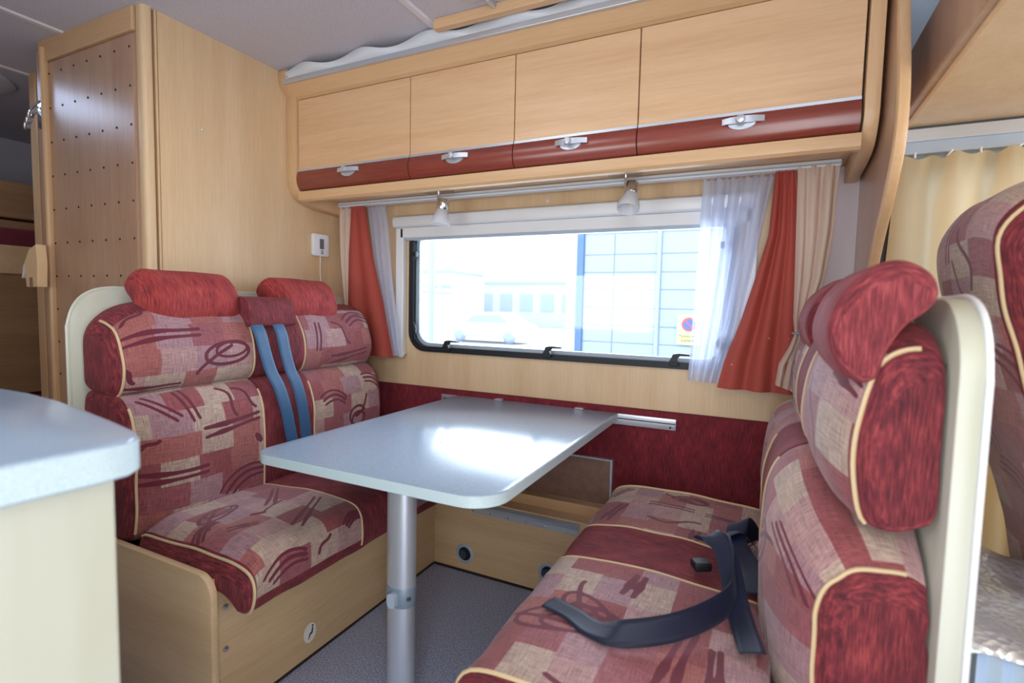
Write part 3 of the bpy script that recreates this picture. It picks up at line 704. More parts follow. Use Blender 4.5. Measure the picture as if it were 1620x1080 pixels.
# cab curtain
curtain('curtain', [(1.555, .338), (1.40, .332), (1.20, .325), (.25, .318)], [(1.575, 1.30), (1.40, 1.30), (1.20, 1.29), (.25, 1.28)], 8, .024, 'cloth_cab', 'warm cream pleated curtain across the cab side window behind the driver seat', y=-.075, seed=40, nz=40, nu=220)
# thermometer display with cable
th_ = thing('thermometer', (-1.89, -.165, 1.36), 'small white wall display with thin cable on the wood wall above the left bench', 'thermometer')
b = B(); prism(b, rrect(-.212, -.118, 1.312, 1.415, .010, 4), 'x', -1.899, -1.880); o = obj('body', b, 'white_plastic', th_, bev=.003, smooth=True)
obj('display', prism(B(), rrect(-.177, -.152, 1.345, 1.392, .002, 2), 'x', -1.8799, -1.8785), 'screen', th_)
for dz in (0, .010): obj('button', prism(B(), rrect(-.170, -.156, 1.323 + dz, 1.329 + dz, .002, 2), 'x', -1.8799, -1.8782), 'screen', th_)
obj('cable', tube(B(), catmull([(-1.889, -.165, 1.312), (-1.893, -.163, 1.25), (-1.893, -.160, 1.20), (-1.893, -.158, 1.10)], 5), .0022, 6), 'white_plastic', th_, smooth=True)

# ------------------------------------------------------------------ box and leaf under the table
db = thing('duct_box', (-.8, -.1, 0), 'low light wood box along the wall under the table with a metal rail', 'cabinet')
obj('front_panel', boxb(-1.21, -.42, -.198, -.180, .012, .312), 'wood_base', db, bev=.002)
obj('top_ledge', boxb(-1.21, -.42, -.180, -.115, .290, .305), 'wood_base', db)
obj('rear_lip', boxb(-1.21, -.42, -.115, -.100, .30, .345), 'wood_edge_x', db, bev=.002)
obj('top_board', boxb(-1.21, -.42, -.100, -.012, .315, .330), 'wood_base', db)
obj('plinth', boxb(-1.21, -.42, -.196, -.182, 0, .012), 'skirting', db)
rr_ = obj('metal_rail', prism(B(), [(-.199, .262), (-.208, .264), (-.208, .285), (-.216, .290), (-.218, .300), (-.210, .307), (-.199, .307)], 'x', -1.02, -.572), 'alu', db, smooth=True)
for i in range(6): obj('screw', lathe(B(), [(.0045, 0), (.004, .002), (.001, .003)], (-.625 - .078 * i, -.2085, .274), (0, -1, 0), 10), 'chrome', rr_)
for x, z in ((-1.056, .082), (-.688, .090)):
    v = obj('vent', lathe(B(), [(.040, 0), (.041, .003), (.034, .007), (.029, .006), (.027, .002)], (x, -.1985, z), (0, -1, 0), 28), 'alu_blue', db, smooth=True)
    obj('opening', lathe(B(), [(.0275, 0), (.0275, .0024)], (x, -.2005, z), (0, -1, 0), 24), 'black', v)
    obj('flap', prism(B(), [(x - .010 + .018 * math.cos(t), z - .004 + .018 * math.sin(t)) for t in np.linspace(0, 2 * PI, 16, endpoint=False)], 'y', -.2042, -.2030), 'flap_grey', v, smooth=True)
lf = thing('table_leaf', (-.8, -.03, .35), 'brown spare table leaf with metal edge standing against the red wall panel', 'panel')
obj('board', boxb(-1.12, -.508, -.030, -.014, .331, .505), 'panel_brown', lf)
obj('edge_strip', boxb(-1.12, -.500, -.032, -.0125, .505, .511), 'alu', lf); obj('edge_strip', boxb(-.508, -.500, -.032, -.0125, .331, .505), 'alu', lf)

# ------------------------------------------------------------------ table
tb = thing('dining_table', (-.85, -.5, 0), 'grey laminate dinette table with rounded corners on a single metal leg', 'table')
tp = rrect(-1.215, -.488, -1.055, -.020, (.055, .085, .005, .005), 8)
o = obj('tabletop', prism(B(), tp, 'z', .667, .6965), 'worktop', tb, bev=.003, smooth=True)
obj('edge_band', ring(B(), rrect(-1.2158, -.4872, -1.0558, -.0192, (.055, .085, .005, .005), 8), tp, 'z', .669, .694), 'edge_band', tb, smooth=True)
obj('top_plug', lathe(B(), [(.006, 0), (.006, .0006), (.001, .0008)], (-.833, -.721, .6965), (0, 0, 1), 14), 'screen', tb)
LX, LY = -.812, -.93
def dprof(r): return [(LX + r * math.cos(t) * (1.0), LY + r * .8 * math.sin(t)) for t in np.linspace(0, 2 * PI, 28, endpoint=False)]
lg = obj('leg', prism(B(), dprof(.040), 'z', .375, .667), 'alu', tb, smooth=True, label='oval brushed aluminium folding leg')
obj('lower_leg', prism(B(), dprof(.039), 'z', .0, .325), 'alu', lg, smooth=True)
obj('joint', prism(B(), dprof(.042), 'z', .325, .378), mat('leg_joint_grey', (132, 148, 164), .4, .3), lg, bev=.003, smooth=True)
obj('joint_tongue', prism(B(), rrect(LX - .012, LX + .012, .330, .368, .010, 4), 'y', LY - .044, LY - .028), 'alu_blue', lg, smooth=True)
obj('joint_screw', lathe(B(), [(.007, 0), (.006, .003), (.001, .004)], (LX + .036, LY - .018, .352), (.8, -.5, 0), 12), 'chrome', lg, smooth=True)
obj('foot', lathe(B(), [(.06, 0), (.06, .004), (.045, .008)], (LX, LY, .0), (0, 0, 1), 28), 'black', lg)
obj('catch', boxb(-1.02, -.985, -.035, -.012, .6966, .7015), 'alu', tb, bev=.001); obj('catch', boxb(-.66, -.625, -.035, -.012, .6966, .7015), 'alu', tb, bev=.001)
wr = thing('wall_rail', (-.8, -.012, .67), 'aluminium table mounting rail screwed to the red wall panel', 'rail')
obj('profile', prism(B(), [(-.0115, .652), (-.018, .652), (-.018, .674), (-.0185, .684), (-.0185, .694), (-.0115, .694)], 'x', -1.30, -.272), 'alu', wr, bev=.0012, smooth=True)
obj('groove', boxb(-1.29, -.274, -.0192, -.0186, .674, .678), 'black', wr)
for x in (-.292, -1.28): obj('screw', lathe(B(), [(.004, 0), (.0035, .002)], (x, -.018, .662), (0, -1, 0), 10), 'black', wr)

# ------------------------------------------------------------------ benches
def bench_parts(mirror, root):
    fx = FXR if mirror else (lambda x: x)
    def bx(b, x0, x1, *r): a_, c_ = sorted((fx(x0), fx(x1))); return box(b, a_, c_, *r)
    obj('front_panel', bx(B(), -1.225, -1.207, -1.172, -.199, .012, .40), 'wood_base_y', root, bev=.0015)
    obj('plinth', bx(B(), -1.223, -1.209, -1.17, -.2, 0, .012), 'skirting', root)
    pts = [(fx(p[0]), p[1]) for p in rrect(-1.80, -1.190, .0, .415, (0, 0, .055, 0), 7)]
    obj('side_panel', prism(B(), pts, 'y', -1.192 - (.10 if mirror else 0), -1.173 - (.10 if mirror else 0)), 'wood_base', root, bev=.003, smooth=True)
    obj('seat_board', bx(B(), -1.54, -1.226, -1.171, -.02, .345, .360), 'wood_base', root)
    # back panel
    yb = -1.092 if mirror else -1.195
    po = rrect(yb, -.125 if not mirror else -.22, 0, 1.125, (0, 0, 0, .11), 9)
    bp = obj('back_panel', prism(B(), po, 'x', fx(-1.792) + (.002 if mirror else 0), .277 if mirror else -1.818), 'cream', root, bev=.003, smooth=True, label='cream backrest board with rounded corner')
    eo = [(p[0] - .0, p[1]) for p in po]
    edge = catmull([(yb - .002, .02, 0), (yb - .002, .5, 0), (yb - .002, .96, 0), (yb, 1.02, 0), (yb + .017, 1.075, 0), (yb + .05, 1.11, 0), (yb + .105, 1.127, 0), (yb + .215, 1.127, 0), (-.5, 1.127, 0), (-.24, 1.127, 0)], 4)
    obj('edge_trim', tube(B(), [(.272 if mirror else -1.805, p.x, p.y) for p in edge], .0055 if not mirror else .0045, 6), 'white_plastic' if mirror else 'cream', bp, smooth=True)
    # backrest cushions: (u0, u1)
    n0, n1, m1, f1 = (-1.065 if mirror else -1.170), -.775, -.560, -.155
    UP = [(x - (.035 * (1 - (x + 1.79) / -.19) if False else .034 * max(0, (x + 1.79) / .23)), z) for x, z in UPP] if mirror else UPP
    k = 1 if not mirror else -1
    ph = .0 if not mirror else .37
    if not mirror:
        ml = [('pair', -1.075, .175, -.04, 1.0, .007), ('lines', -1.09, .385, -.8, 1.1), ('lines', -1.02, .385, -1.3, 1.1), ('wave', -.89, .375, -1.1, 1.0), ('wave', -.83, .38, -.8, .9), ('pair', -.89, .295, .08, 1.0, .007), ('wave', -1.13, .28, .6, .4), ('arcs', -.86, .11, .35, 1.1), ('short', -.800, .23, 2.2, .35)]
        mu = [('pair', -1.055, .185, -.02, 1.05, .007), ('loop', -.872, .105, .10, 1.35), ('pair', -1.09, .022, .0, .75), ('wave', -1.15, .075, -.9, .5), ('wave', -1.12, .26, .5, .5)]
        fl = [('arcs', -.455, .315, -.1, .9), ('coil', -.335, .215, .2, 1.5), ('short', -.50, .13, .3, .9), ('arcs', -.22, .36, -.5, .8)]
        fu = [('lines', -.485, .15, 1.45, 1.1), ('wave', -.355, .165, -.75, 1.1), ('pair', -.32, .065, .12, 1.05), ('arcs', -.26, .225, .1, 1.0)]
    else:
        ml = [('arcs', -1.00, .30, .75, 1.1), ('loop', -.86, .235, -1.0, 1.2), ('short', -1.115, .225, -.3, .9), ('pair', -.90, .11, 1.3, .9), ('wave', -.80, .33, 1.2, 1.1)]
        mu = [('coil', -1.10, .105, .6, 1.5), ('wave', -.90, .10, 1.3, 1.3), ('arcs', -1.06, .22, .1, .9), ('short', -1.00, .19, .1, .8)]
        fl = [('arcs', -.45, .30, .2, 1), ('coil', -.30, .22, .2, 1), ('pair', -.40, .12, .5, 1)]
        fu = [('lines', -.47, .12, 1.3, 1), ('loop', -.32, .11, .1, 1)]
    ra_ = .014 if not mirror else .016; bu = (.085, .16) if not mirror else (.165, .27); buu = (.085, .15) if not mirror else (.115, .24)
    L1 = cushion('lower_cushion', LOW, n0, n1, root, P3, ml, mirror, ra_, .008, sag=(.012 if not mirror else .125, .60, .80), bulge_a=bu, corner_a=.02 if not mirror else .06, pipes=[(n0 + ra_ + .001, .02, .60 if mirror else .40), (n1 - .002, .02, .40)], uvoff=(ph, 0), crown=.004, base_z=.5)
    cushion('centre_band', LOW, n1, m1, root, C3, (), mirror, .006, .006, label='plain maroon centre band')
    cushion('lower_cushion', LOW, m1, f1, root, P3, fl, mirror, .008, .030, pipes=[(m1 + .002, .02, .40)], uvoff=(ph, .13), bulge_b=(.02, .08))
    cushion('upper_cushion', UP, n0, n1, root, P3, mu, mirror, ra_, .008, bulge_a=buu, corner_a=.13 if not mirror else .10, sag=(.012 if not mirror else .055, 1.02, .86), pipes=[(n0 + ra_ + .001, .0, .36), (n1 - .002, .0, .27)], uvoff=(ph, .45), base_z=.86, split=[(.27, .9)])
    cushion('centre_band', UP, n1, m1, root, C3, (), mirror, .006, .006, label='plain maroon centre band')
    cushion('upper_cushion', UP, m1, f1, root, P3, fu, mirror, .008, .030, pipes=[(m1 + .002, .0, .27)], uvoff=(ph, .71), bulge_b=(.03, .10), corner_b=.05, base_z=.86, split=[(.27, .9)])
    HD = [(x - .016 * max(0, (-1.60 - x) / .15), z - .008) for x, z in HEAD] if mirror else HEAD
    rh = .012 if mirror else .040
    H3 = ('chenille_head',) * 3 if not mirror else ('chenille_right',) * 3
    for a_, c_ in ((-1.078, -.775), (-.625, -.322)) if not mirror else ((-1.06, -.775), (-.61, -.325)):
        h = cushion('headrest', HD, a_, c_, root, H3, (), mirror, rh, rh, inset=.017, bulge_a=(.03 if not mirror else .015, .10), bulge_b=(.03, .10), corner_a=.03, corner_b=.03, label='maroon chenille bolster headrest')
        for yy in (a_ + .09, c_ - .09): obj('stem', tube(B(), [(fx(-1.70), yy, 1.06), (fx(-1.70), yy, 1.12)], .005, 8), 'black', h)
    # seat cushion (loose, lies on the bench)
    sc = thing('seat_cushion', (fx(-1.33), -.68, .36), 'patchwork bench cushion with maroon middle stripe and front edge on the left bench' if not mirror else 'patchwork bench cushion with a maroon stripe across, on the right bench beside the loose belt', 'cushion')
    if not mirror:
        sn = [('loop', -1.03, .455, .35, 1.25), ('pair', -.865, .44, .75, .85), ('check', -.965, .36, .1, 1.0), ('pair', -.89, .26, .5, 1.0), ('short', -1.06, .32, -.5, .8), ('arcs', -1.06, .12, .15, .9), ('arcs', -.81, .15, .1, .55), ('wave', -.93, .12, .8, .5), ('arcs', -1.12, .40, .4, .6)]
        sf = [('pair', -.35, .3, .5, 1), ('loop', -.35, .45, .2, 1)]
    else:
        sn = [('loop', -1.03, .27, 1.2, 1.7), ('loop', -1.00, .31, 2.4, 1.4), ('loop', -.91, .13, .5, .9), ('short', -.86, .36, .1, 1.0, .0075), ('pair', -1.06, .47, .1, 1.0, .007), ('pair', -1.07, .53, -.1, .8, .007), ('lines', -1.12, .11, .1, 1.2), ('wave', -1.20, .36, 1.5, 1.2)]
        sf = [('pair', -.45, .22, .15, .75, .006), ('lines', -.34, .36, 1.57, 1.2), ('wave', -.45, .38, 1.5, 1.2), ('short', -.52, .44, .0, .8), ('pair', -.35, .52, 1.57, .7), ('arcs', -.50, .53, .9, .8), ('loop', -.25, .40, 1.5, .9), ('lines', -.27, .20, .5, .9)]
    kw = dict(split=[(0, .068), (.63, 2.0)] if not mirror else [(0, .02), (.63, 2.0)], base_z=.36)
    cushion('near_section', SEAT, -1.170 if not mirror else -1.262, n1, sc, P3, sn, mirror, .022, .008, corner_a=.10 if not mirror else .03, pipes=[(-1.152 if not mirror else -1.240, .0, .62), (n1 - .002, .05, .62)], uvoff=(.21 + ph, .3), **kw)
    cushion('centre_band', SEAT, n1, m1, sc, C3, (), mirror, .006, .006, label='plain maroon band')
    cushion('far_section', SEAT, m1, -.200 if not mirror else -.190, sc, P3, sf, mirror, .008, .014, pipes=[(m1 + .002, .05, .62)] + ([(-.205, .12, .62)] if mirror else []), uvoff=(.63 + ph, .05), **kw)
    return sc
lb = thing('dinette_bench', (-1.5, -.68, 0), 'bench against the washroom wall', 'bench')
lb['label'] = 'double dinette bench against the washroom wall, at the left of the table'
bench_parts(False, lb)
for z in (.316, .203): obj('screw_cap', lathe(B(), [(.008, 0), (.007, .004), (.001, .006)], (-1.2065, -1.145, z), (1, 0, 0), 14), 'chrome', lb, smooth=True)
st = obj('sticker', prism(B(), [(-.868 + .024 * math.cos(t), .085 + .030 * math.sin(t)) for t in np.linspace(0, 2 * PI, 28, endpoint=False)], 'x', -1.2069, -1.2062), 'paper', lb, label='round white sticker with a seated figure pictogram')
b = B()
for P_, r in (([(-.857, .106), (-.857, .1061)], .003),): lathe(b, [(.0035, 0), (.0035, .0004)], (-1.2062, -.858, .1035), (1, 0, 0), 10)
prism(b, [(-.8605, .098), (-.8555, .098), (-.858, .080), (-.866, .078), (-.873, .066), (-.876, .067), (-.870, .083), (-.863, .086)], 'x', -1.2062, -1.2058)
obj('pictogram', b, 'black', st)
# flap over the belts on the left backrest
flap = [(-1.570, 1.108), (-1.553, 1.075), (-1.546, 1.035), (-1.556, 1.018), (-1.60, 1.02), (-1.66, 1.04), (-1.72, 1.07), (-1.73, 1.105), (-1.68, 1.118), (-1.62, 1.120)]
cushion('belt_flap', [(p[0] - .012, p[1] - .008) for p in flap], -.790, -.598, lb, C3, (), False, .004, .004, wrinkle=0, label='maroon flap covering the belt slots')
rbn = thing('dinette_bench', (.10, -.68, 0), 'double patchwork bench with cream back board towards the cab, right of the table', 'bench')
bench_parts(True, rbn)
b = B(); box(b, .228, .2385, -1.045, -1.015, .995, 1.03); lathe(b, [(.009, 0), (.009, .01)], (.230, -1.03, 1.015), (-1, 0, 0), 12)
obj('height_lever', b, 'black', rbn, bev=.001)

# belts -----------------------------------------------------------
def ribbon(name, pts, wid, m, label, wdirs, w=.046, th=.0016, group=None, parent=None, n=10):
    C_ = catmull(pts, n); Wd = catmull([Vector(d).normalized() for d in wdirs], n); vs = []; uvs = []; s = 0
    for i, p in enumerate(C_):
        if i: s += (p - C_[i - 1]).length
        t = (C_[min(i + 1, len(C_) - 1)] - C_[max(i - 1, 0)]).normalized(); d = Wd[i] - t * Wd[i].dot(t); d.normalize(); nn = t.cross(d)
        for k in range(5):
            q = k / 4 - .5; vs.append(tuple(p + d * w * q + nn * (.0018 * (1 - 4 * q * q)))); uvs.append((q * w * 8, s * 8))
    fs = [(i * 5 + k, i * 5 + k + 1, i * 5 + 6 + k, i * 5 + 5 + k) for i in range(len(C_) - 1) for k in range(4)]
    me = bpy.data.meshes.new(name); me.from_pydata(vs, [], fs); me.polygons.foreach_set('use_smooth', [True] * len(fs))
    lay = me.uv_layers.new(name='UVMap')
    for p in me.polygons:
        for li in p.loop_indices: lay.data[li].uv = uvs[me.loops[li].vertex_index]
    o = link(name, me, m, parent); mo = o.modifiers.new('s', 'SOLIDIFY'); mo.thickness = th; mo.offset = 1
    if label: tag(o, label, 'seat belt', group)
    return o
ribbon('seat_belt', [(-1.575, -.768, 1.035), (-1.548, -.762, .99), (-1.540, -.748, .92), (-1.530, -.733, .855), (-1.510, -.718, .80), (-1.497, -.700, .72), (-1.495, -.680, .62), (-1.497, -.660, .52), (-1.500, -.655, .49)], 1, 'belt_blue', 'blue belt strap down the left backrest, the one nearer the aisle', [(0, 1, .05)] * 9, w=.047)
ribbon('seat_belt', [(-1.575, -.680, 1.035), (-1.548, -.676, .99), (-1.540, -.665, .92), (-1.530, -.653, .855), (-1.510, -.641, .80), (-1.497, -.628, .72), (-1.495, -.615, .62), (-1.497, -.602, .52), (-1.500, -.600, .49)], 1, 'belt_blue', 'blue belt strap down the left backrest, the one nearer the window', [(0, 1, .05)] * 9, w=.047)
# loose belts on the right seat
Z0 = .492
ribbon('seat_belt', [(-.372, -1.012, Z0), (-.315, -1.030, Z0 + .001), (-.262, -1.062, Z0 + .004), (-.205, -1.075, Z0 + .018), (-.130, -1.030, Z0 + .024), (-.070, -.955, Z0 + .026), (-.030, -.880, Z0 + .034), (-.028, -.830, Z0 + .05), (-.040, -.78, Z0 + .075), (-.060, -.735, Z0 + .09)], 1, 'belt', 'dark navy loose belt end lying across the right seat cushion',
       [(.35, .94, 0), (.42, .9, 0), (.5, .75, .2), (.2, .7, .65), (-.1, .55, .8), (-.3, .4, .85), (-.3, .1, .95), (-.2, -.1, 1), (.3, -.5, .8), (.7, -.7, .2)], w=.047)
ribbon('seat_belt', [(-.105, -.735, Z0 + .075), (-.085, -.745, Z0 + .095), (-.055, -.77, Z0 + .085), (-.035, -.82, Z0 + .05), (-.020, -.88, Z0 + .022), (-.004, -.94, Z0 + .008), (.012, -1.0, Z0 + .004)], 1, 'belt', 'dark navy belt folded over and hanging beside the right backrest', [(.9, .1, .3), (.85, .2, .4), (.8, .3, .3), (.85, .3, .2), (.9, .3, .2), (.9, .3, .2), (.9, .35, .1)], w=.046)
bk = thing('belt_buckle', (-.02, -.55, Z0), 'dark navy belt and buckle bundle tucked between right seat and backrest', 'belt buckle')
ribbon('webbing', [(.005, -.50, Z0 + .0), (-.012, -.53, Z0 + .05), (-.030, -.575, Z0 + .075), (-.035, -.62, Z0 + .05), (-.018, -.66, Z0 + .03), (.0, -.70, Z0 + .02), (.012, -.78, Z0 + .0)], 1, 'belt', None, [(.9, .3, .3), (.9, .3, .3), (.8, .4, .4), (.8, .4, .3), (.9, .2, .3), (.9, .2, .3), (1, .1, .1)], w=.046, parent=bk)
ribbon('webbing', [(.0, -.56, Z0 + .02), (-.03, -.60, Z0 + .06), (-.07, -.62, Z0 + .045), (-.085, -.60, Z0 + .012)], 1, 'belt', None, [(.3, -.9, .2), (.3, -.9, .2), (.4, -.8, .2), (.4, -.8, .3)], w=.044, parent=bk)
b = B(); box(b, -.125, -.085, -.74, -.705, Z0 + .002, Z0 + .022); bmesh.ops.rotate(b, cent=(-.105, -.72, Z0 + .01), matrix=Matrix.Rotation(.5, 3, 'Z'), verts=b.verts); obj('buckle_body', b, 'black', bk, bev=.005, seg=3, smooth=True)

# ------------------------------------------------------------------ galley worktop on the left, near the camera
gc = thing('galley_cabinet', (-1.1, -1.9, 0), 'cream kitchen cabinet in front at the left', 'cabinet')
obj('side_panel', boxb(-1.6, -.703, -2.31, -1.632, 0, .884), 'cream', gc, bev=.004)
wt = thing('worktop', (-1.1, -1.9, .9), 'pale grey-blue kitchen worktop with rounded corner on the cream cabinet', 'worktop')
wpts = [(-1.62, -1.600), (-1.45, -1.555), (-1.30, -1.545), (-1.15, -1.540), (-1.05, -1.547), (-.93, -1.563), (-.80, -1.585), (-.72, -1.600), (-.690, -1.612), (-.674, -1.632), (-.672, -1.665), (-.678, -1.75), (-.688, -1.90), (-.70, -2.31), (-1.62, -2.31)]
obj('slab', prism(B(), wpts, 'z', .886, .930), 'worktop', wt, bev=.003, smooth=True)
obj('edge_band', ring(B(), [(p[0] + .0008 * (1 if p[0] > -1.2 else -1), p[1] + (.0008 if p[1] > -2.0 else 0)) for p in wpts], [(p[0] - .001, p[1] - .001) for p in wpts], 'z', .889, .926), 'edge_band', wt, smooth=True)
hb = thing('hob', (-1.15, -1.75, .93), 'dark glass hob edge set in the kitchen worktop', 'hob')
obj('glass_plate', prism(B(), rrect(-1.50, -.975, -1.98, -1.655, .05, 6), 'z', .9305, .938), 'black_gloss', hb, bev=.002, smooth=True)
obj('rim', ring(B(), rrect(-1.507, -.968, -1.987, -1.648, .055, 6), rrect(-1.498, -.977, -1.978, -1.657, .048, 6), 'z', .9302, .9345), 'alu_blue', hb)

# ------------------------------------------------------------------ cab partition, bunk, seat, curtain board
pt = thing('cab_partition', (.27, -.2, 0), 'tall curved light wood partition edge between dinette and cab', 'partition')
poly = catmull([(-.40, 2.068, 0), (-.405, 1.95, 0), (-.43, 1.80, 0), (-.475, 1.66, 0), (-.487, 1.56, 0), (-.470, 1.48, 0), (-.40, 1.39, 0), (-.30, 1.29, 0), (-.235, 1.20, 0), (-.19, 1.08, 0), (-.17, .95, 0), (-.16, .80, 0), (-.16, 0.02, 0)], 5)
pts = [(p.x, p.y) for p in poly] + [(-.001, .02), (-.001, 2.068)]
obj('board', prism(B(), pts, 'x', .252, .272), 'wood_panel', pt)
b = B()
vs = []
for i, p in enumerate(poly):
    t = (poly[min(i + 1, len(poly) - 1)] - poly[max(i - 1, 0)]).normalized(); nn = Vector((t.y, -t.x, 0)); nn = nn if nn.x < 0 else -nn
    c = p
    vs.append([b.verts.new((x, c.x + nn.x * d, c.y + nn.y * d)) for x, d in ((.250, .0), (.250, .006), (.254, .011), (.270, .011), (.276, .006), (.276, .0), (.272, -.012), (.254, -.012))])
for A_, C_ in zip(vs, vs[1:]):
    for k in range(8): b.faces.new((A_[k], A_[(k + 1) % 8], C_[(k + 1) % 8], C_[k]))
b.faces.new(vs[0]); b.faces.new(vs[-1][::-1])
obj('edge_moulding', b, 'wood_edge', pt, smooth=True)
bk2 = thing('cab_bunk', (.7, -.8, 1.6), 'wooden overcab bunk base above the driver seat', 'bunk bed')
obj('base_board', boxb(.345, 1.75, -2.3, -.055, 1.650, 1.665), 'wood_wall', bk2)
obj('side_board', boxb(.322, .344, -2.3, -.06, 1.648, 1.812), 'wood_panel', bk2, bev=.004)
obj('edge_bead', boxb(.340, .352, -2.3, -.06, 1.643, 1.6515), 'wood_edge', bk2, bev=.002)
tag(obj('bunk_mattress', boxb(.348, 1.75, -2.3, -.06, 1.668, 1.875), 'chenille', bev=.02, seg=3, smooth=True), 'dark red mattress on the overcab bunk at the upper right', 'mattress')
ab = thing('cab_curtain_board', (.8, -.1, 1.6), 'blue grey fascia board with aluminium profile above the cab curtain', 'fascia')
obj('fascia', boxb(.285, 1.75, -.055, -.040, 1.572, 1.642), 'alu_blue', ab, bev=.002)
obj('aluminium_profile', boxb(.352, 1.75, -.066, -.0555, 1.606, 1.642), 'alu', ab, bev=.002)
for k in range(12):
    b = tube(B(), [(.375 + .012 * (k % 2) + k * .075, -.070, 1.572), (.375 + k * .075, -.072, 1.556)], .003, 6)
    obj('glider', b, 'white_plastic', ab)
# driver seat
SB = [(-2.11, .48), (-2.06, .66), (-1.99, .86), (-1.930, 1.07), (-1.905, 1.19), (-1.900, 1.27), (-1.93, 1.325), (-1.98, 1.355), (-2.04, 1.34), (-2.08, 1.28), (-2.12, 1.10), (-2.19, .85), (-2.27, .57), (-2.23, .47)]
ds = thing('driver_seat', (.5, -.58, 0), 'high-backed cab seat with patchwork front and maroon side behind the right bench', 'seat')
cushion('backrest', SB, -.790, -.365, ds, P3, [('lines', -.53, .83, 1.5, 1.3), ('wave', -.63, .77, 1.2, 1.3), ('check', -.60, .70, .9, .8), ('arcs', -.76, .52, 1.0, 1.2), ('pair', -.55, .45, 1.4, 1.0), ('arcs', -.62, .30, .6, 1.0), ('coil', -.78, .33, .3, 1.2)], -1.545, .045, .03, bulge_a=(.045, .16), bulge_b=(.045, .16), corner_a=.12, corner_b=.12, pipes=[(-.752, .05, 1.15)], uvoff=(.11, .9), base_z=.9, split=[(1.0, 4)])
cushion('seat', [(-2.18, .30), (-2.18, .46), (-2.3, .49), (-2.55, .49), (-2.64, .46), (-2.65, .34), (-2.6, .28), (-2.3, .28)], -.85, -.36, ds, C3, (), -1.545, .03, .03)
obj('pedestal', boxb(.70, 1.05, -.78, -.44, 0, .29), 'black', ds, bev=.01)
# folded silver thermal mat behind the right back board
sm = thing('thermal_mat', (.45, -.85, .3), 'folded silver foil thermal window mat behind the right bench', 'thermal mat')
b = B(); n = 11
pts = []
for i in range(n + 1):
    x = .335 + i * .016
    pts.append((x, -.93 + (.010 if i % 2 else -.002)))
pts += [(.335 + n * .016, -.60), (.335, -.60)]
prism(b, pts, 'z', .12, .560); obj('folded_stack', b, 'foil_fold', sm, smooth=False)
vs = []; nx, ny = 30, 30
for i in range(nx + 1):
    for j in range(ny + 1):
        x = .315 + i / nx * .21; y = -.945 + j / ny * .42
        vs.append((x, y, .568 + .05 * (j / ny) ** .8 * (1 - .6 * (i / nx)) + .007 * math.sin(y * 38 + x * 12) + .004 * math.sin(x * 60)))
fs = [(i * (ny + 1) + j, (i + 1) * (ny + 1) + j, (i + 1) * (ny + 1) + j + 1, i * (ny + 1) + j + 1) for i in range(nx) for j in range(ny)]
me = bpy.data.meshes.new('foil_sheet'); me.from_pydata(vs, [], fs); me.polygons.foreach_set('use_smooth', [True] * len(fs)); o = link('foil_sheet', me, 'sheen_foil', sm); mo = o.modifiers.new('s', 'SOLIDIFY'); mo.thickness = .004

# ------------------------------------------------------------------ outside
struct('ground', boxb(-60, 40, .3, 90, -.75, -.70), 'asphalt')
K = 7.98 / 3.48
def fxo(x): return x * K
def fzo(z): return 1.1 + (z - 1.1) * K
bd = thing('service_building', (0, 6, -.7), 'grey blue panel clad building close outside the window', 'building')
obj('wall', boxb(fxo(-1.19), 9, 6.04, 9.5, -.7, 5.5), 'facade', bd)
obj('corner_post', boxb(fxo(-1.195), fxo(-1.145), 5.98, 6.04, -.7, 5.5), 'facade_dark', bd)
zz = [-.7, fzo(.70), fzo(.864), fzo(.98), fzo(1.10), fzo(1.225), fzo(1.34), fzo(1.46), fzo(1.60), 2.9, 3.6]
xx = [fxo(-1.143), fxo(-.93), fxo(-.645), fxo(-.62), fxo(.1), fxo(.9), 3.6]
for i in range(len(xx) - 1):
    if i == 2: continue
    for j in range(len(zz) - 1):
        obj('panel', boxb(xx[i] + .006, xx[i + 1] - .006, 6.015, 6.04, zz[j] + .005, zz[j + 1] - .005), 'facade', bd, bev=.004, seg=1)
obj('post', boxb(xx[2], xx[3], 5.98, 6.04, -.7, 5.0), 'facade', bd)
sg = thing('parking_sign', (fxo(-.42), 5.98, 1.0), 'pale yellow no-parking sign on the grey building outside the window', 'sign')
sx0, sx1, sz0, sz1 = fxo(-.50), fxo(-.355), fzo(.875), fzo(1.065)
obj('plate', boxb(sx0, sx1, 5.975, 5.995, sz0, sz1), 'sign_yellow', sg)
cxs, czs, rs = (sx0 + sx1) / 2, sz0 + .68 * (sz1 - sz0), .105
obj('ring', lathe(B(), [(rs, 0), (rs, .003)], (cxs, 5.975, czs), (0, -1, 0), 32), 'sign_red', sg)
obj('disc', lathe(B(), [(rs * .78, 0), (rs * .78, .002)], (cxs, 5.9715, czs), (0, -1, 0), 32), 'sign_blue', sg)
b = boxb(cxs - rs * .8, cxs + rs * .8, 5.967, 5.969, czs - .010, czs + .010); bmesh.ops.rotate(b, cent=(cxs, 5.968, czs), matrix=Matrix.Rotation(PI / 4, 3, 'Y'), verts=b.verts); obj('slash', b, 'sign_red', sg)
for i, tx in enumerate(('Pysäköinti', 'kielletty')):
    cu = bpy.data.curves.new('lettering', 'FONT'); cu.body = tx; cu.size = .068; cu.align_x = 'CENTER'; cu.extrude = .001
    tmp = bpy.data.objects.new('tmp', cu); COL.objects.link(tmp)
    me = bpy.data.meshes.new_from_object(tmp.evaluated_get(bpy.context.evaluated_depsgraph_get())); bpy.data.objects.remove(tmp)
    me.materials.clear(); me.transform(Matrix.Translation((cxs, 5.972, sz0 + .105 - i * .065)) @ Matrix.Rotation(PI / 2, 4, 'X')); link('lettering', me, 'sign_ink', sg)
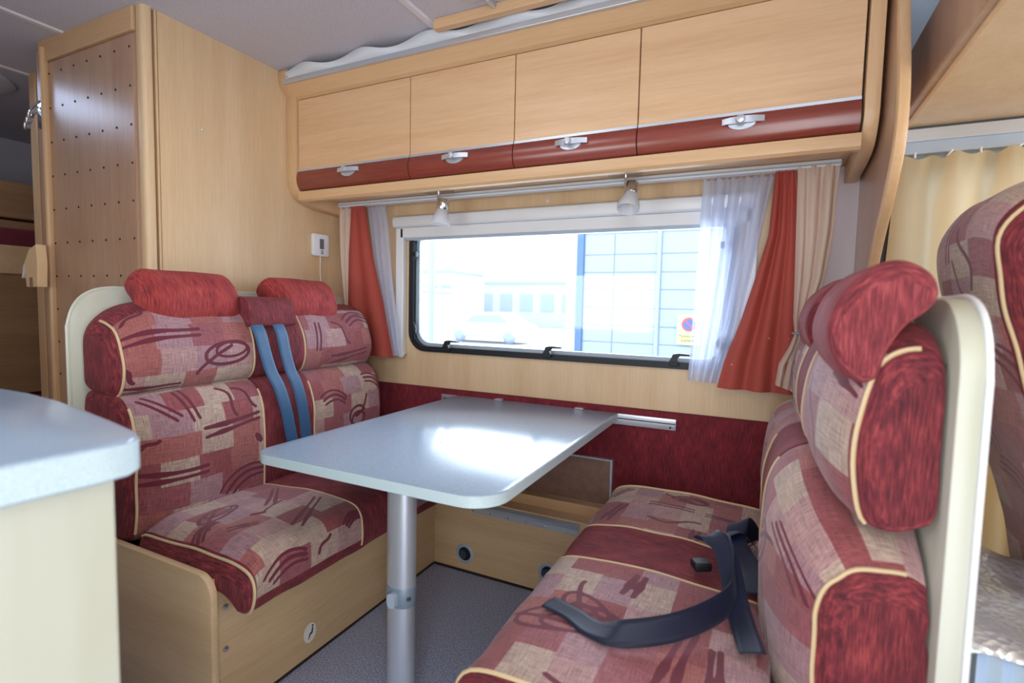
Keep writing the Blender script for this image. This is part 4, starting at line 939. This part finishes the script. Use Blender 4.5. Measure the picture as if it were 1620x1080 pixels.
# lamp post / downpipe on the left of the view
lp = thing('lamp_post', (-4.98, 5.2, -.7), 'slim grey post outside near the left side of the window', 'post')
obj('pole', tube(B(), [(-4.98, 5.2, -.7), (-4.98, 5.2, 4.2)], .055, 12), 'facade', lp, smooth=True)
obj('base', tube(B(), [(-4.98, 5.2, -.7), (-4.98, 5.2, -.35)], .10, 12), 'facade_dark', lp, smooth=True)
# distant low buildings
def far_building(x, y, w, d, h, label, nwin, z0=-.7):
    t = thing('far_building', (x, y, z0), label, 'building')
    obj('wall', boxb(x - w / 2, x + w / 2, y, y + d, z0, z0 + h), 'far_wall', t)
    obj('roof', boxb(x - w / 2 - .2, x + w / 2 + .2, y - .2, y + d, z0 + h, z0 + h + .25), 'facade', t)
    for i in range(nwin):
        cx_ = x - w / 2 + (i + .5) * w / nwin
        obj('window', boxb(cx_ - w / nwin * .3, cx_ + w / nwin * .3, y - .05, y, z0 + h * .35, z0 + h * .75), 'far_glass', t)
far_building(-26, 26, 9, 6, 2.7, 'low pale building with flat roof in the distance outside', 5)
far_building(-24.2, 33, 4, 5, 4.4, 'taller pale block rising behind the low building outside', 3)
far_building(-16, 40, 16, 6, 3.8, 'long pale hall far away at the middle of the window view', 8)
def car(x, y, label, s=1.0):
    t = thing('parked_car', (x, y, -.7), label, 'car')
    prof = [(-2.1, .25), (-2.15, .6), (-2.0, .85), (-1.2, .95), (-.6, 1.42), (.9, 1.45), (1.6, .98), (2.1, .85), (2.15, .3)]
    obj('body', prism(B(), [(x + p[0] * s, -.7 + p[1] * s) for p in prof], 'y', y - .85, y + .85), 'car_paint', t, bev=.08, seg=2, smooth=True)
    obj('side_glass', prism(B(), [(x - 1.0 * s, -.7 + .98 * s), (x - .55 * s, -.7 + 1.33 * s), (x + .85 * s, -.7 + 1.36 * s), (x + 1.35 * s, -.7 + 1.0 * s)], 'y', y - .87, y - .84), 'far_glass', t)
    for dx in (-1.35, 1.35): obj('wheel', lathe(B(), [(.32, 0), (.33, .1), (.2, .2)], (x + dx * s, y - .70, -.37), (0, -1, 0), 20), 'far_glass', t)
car(-13.5, 13.5, 'pale car parked outside at the left of the window view'); car(-12.0, 20.5, 'pale car parked outside, farther away near the middle of the window view')
# repeats of a kind share a group
GROUPS = {'curtain': 'curtains', 'seat_belt': 'seat belts of the dinette benches', 'seat_cushion': 'bench seat cushions', 'dinette_bench': 'dinette benches',
          'parked_car': 'parked cars outside', 'far_building': 'distant buildings', 'bunk_mattress': 'bunk mattresses', 'lower_mattress': 'bunk mattresses'}
for o in list(S.objects):
    k = o.name.split('.')[0]
    if o.parent is None and k in GROUPS and o.get('category'): o['group'] = GROUPS[k]
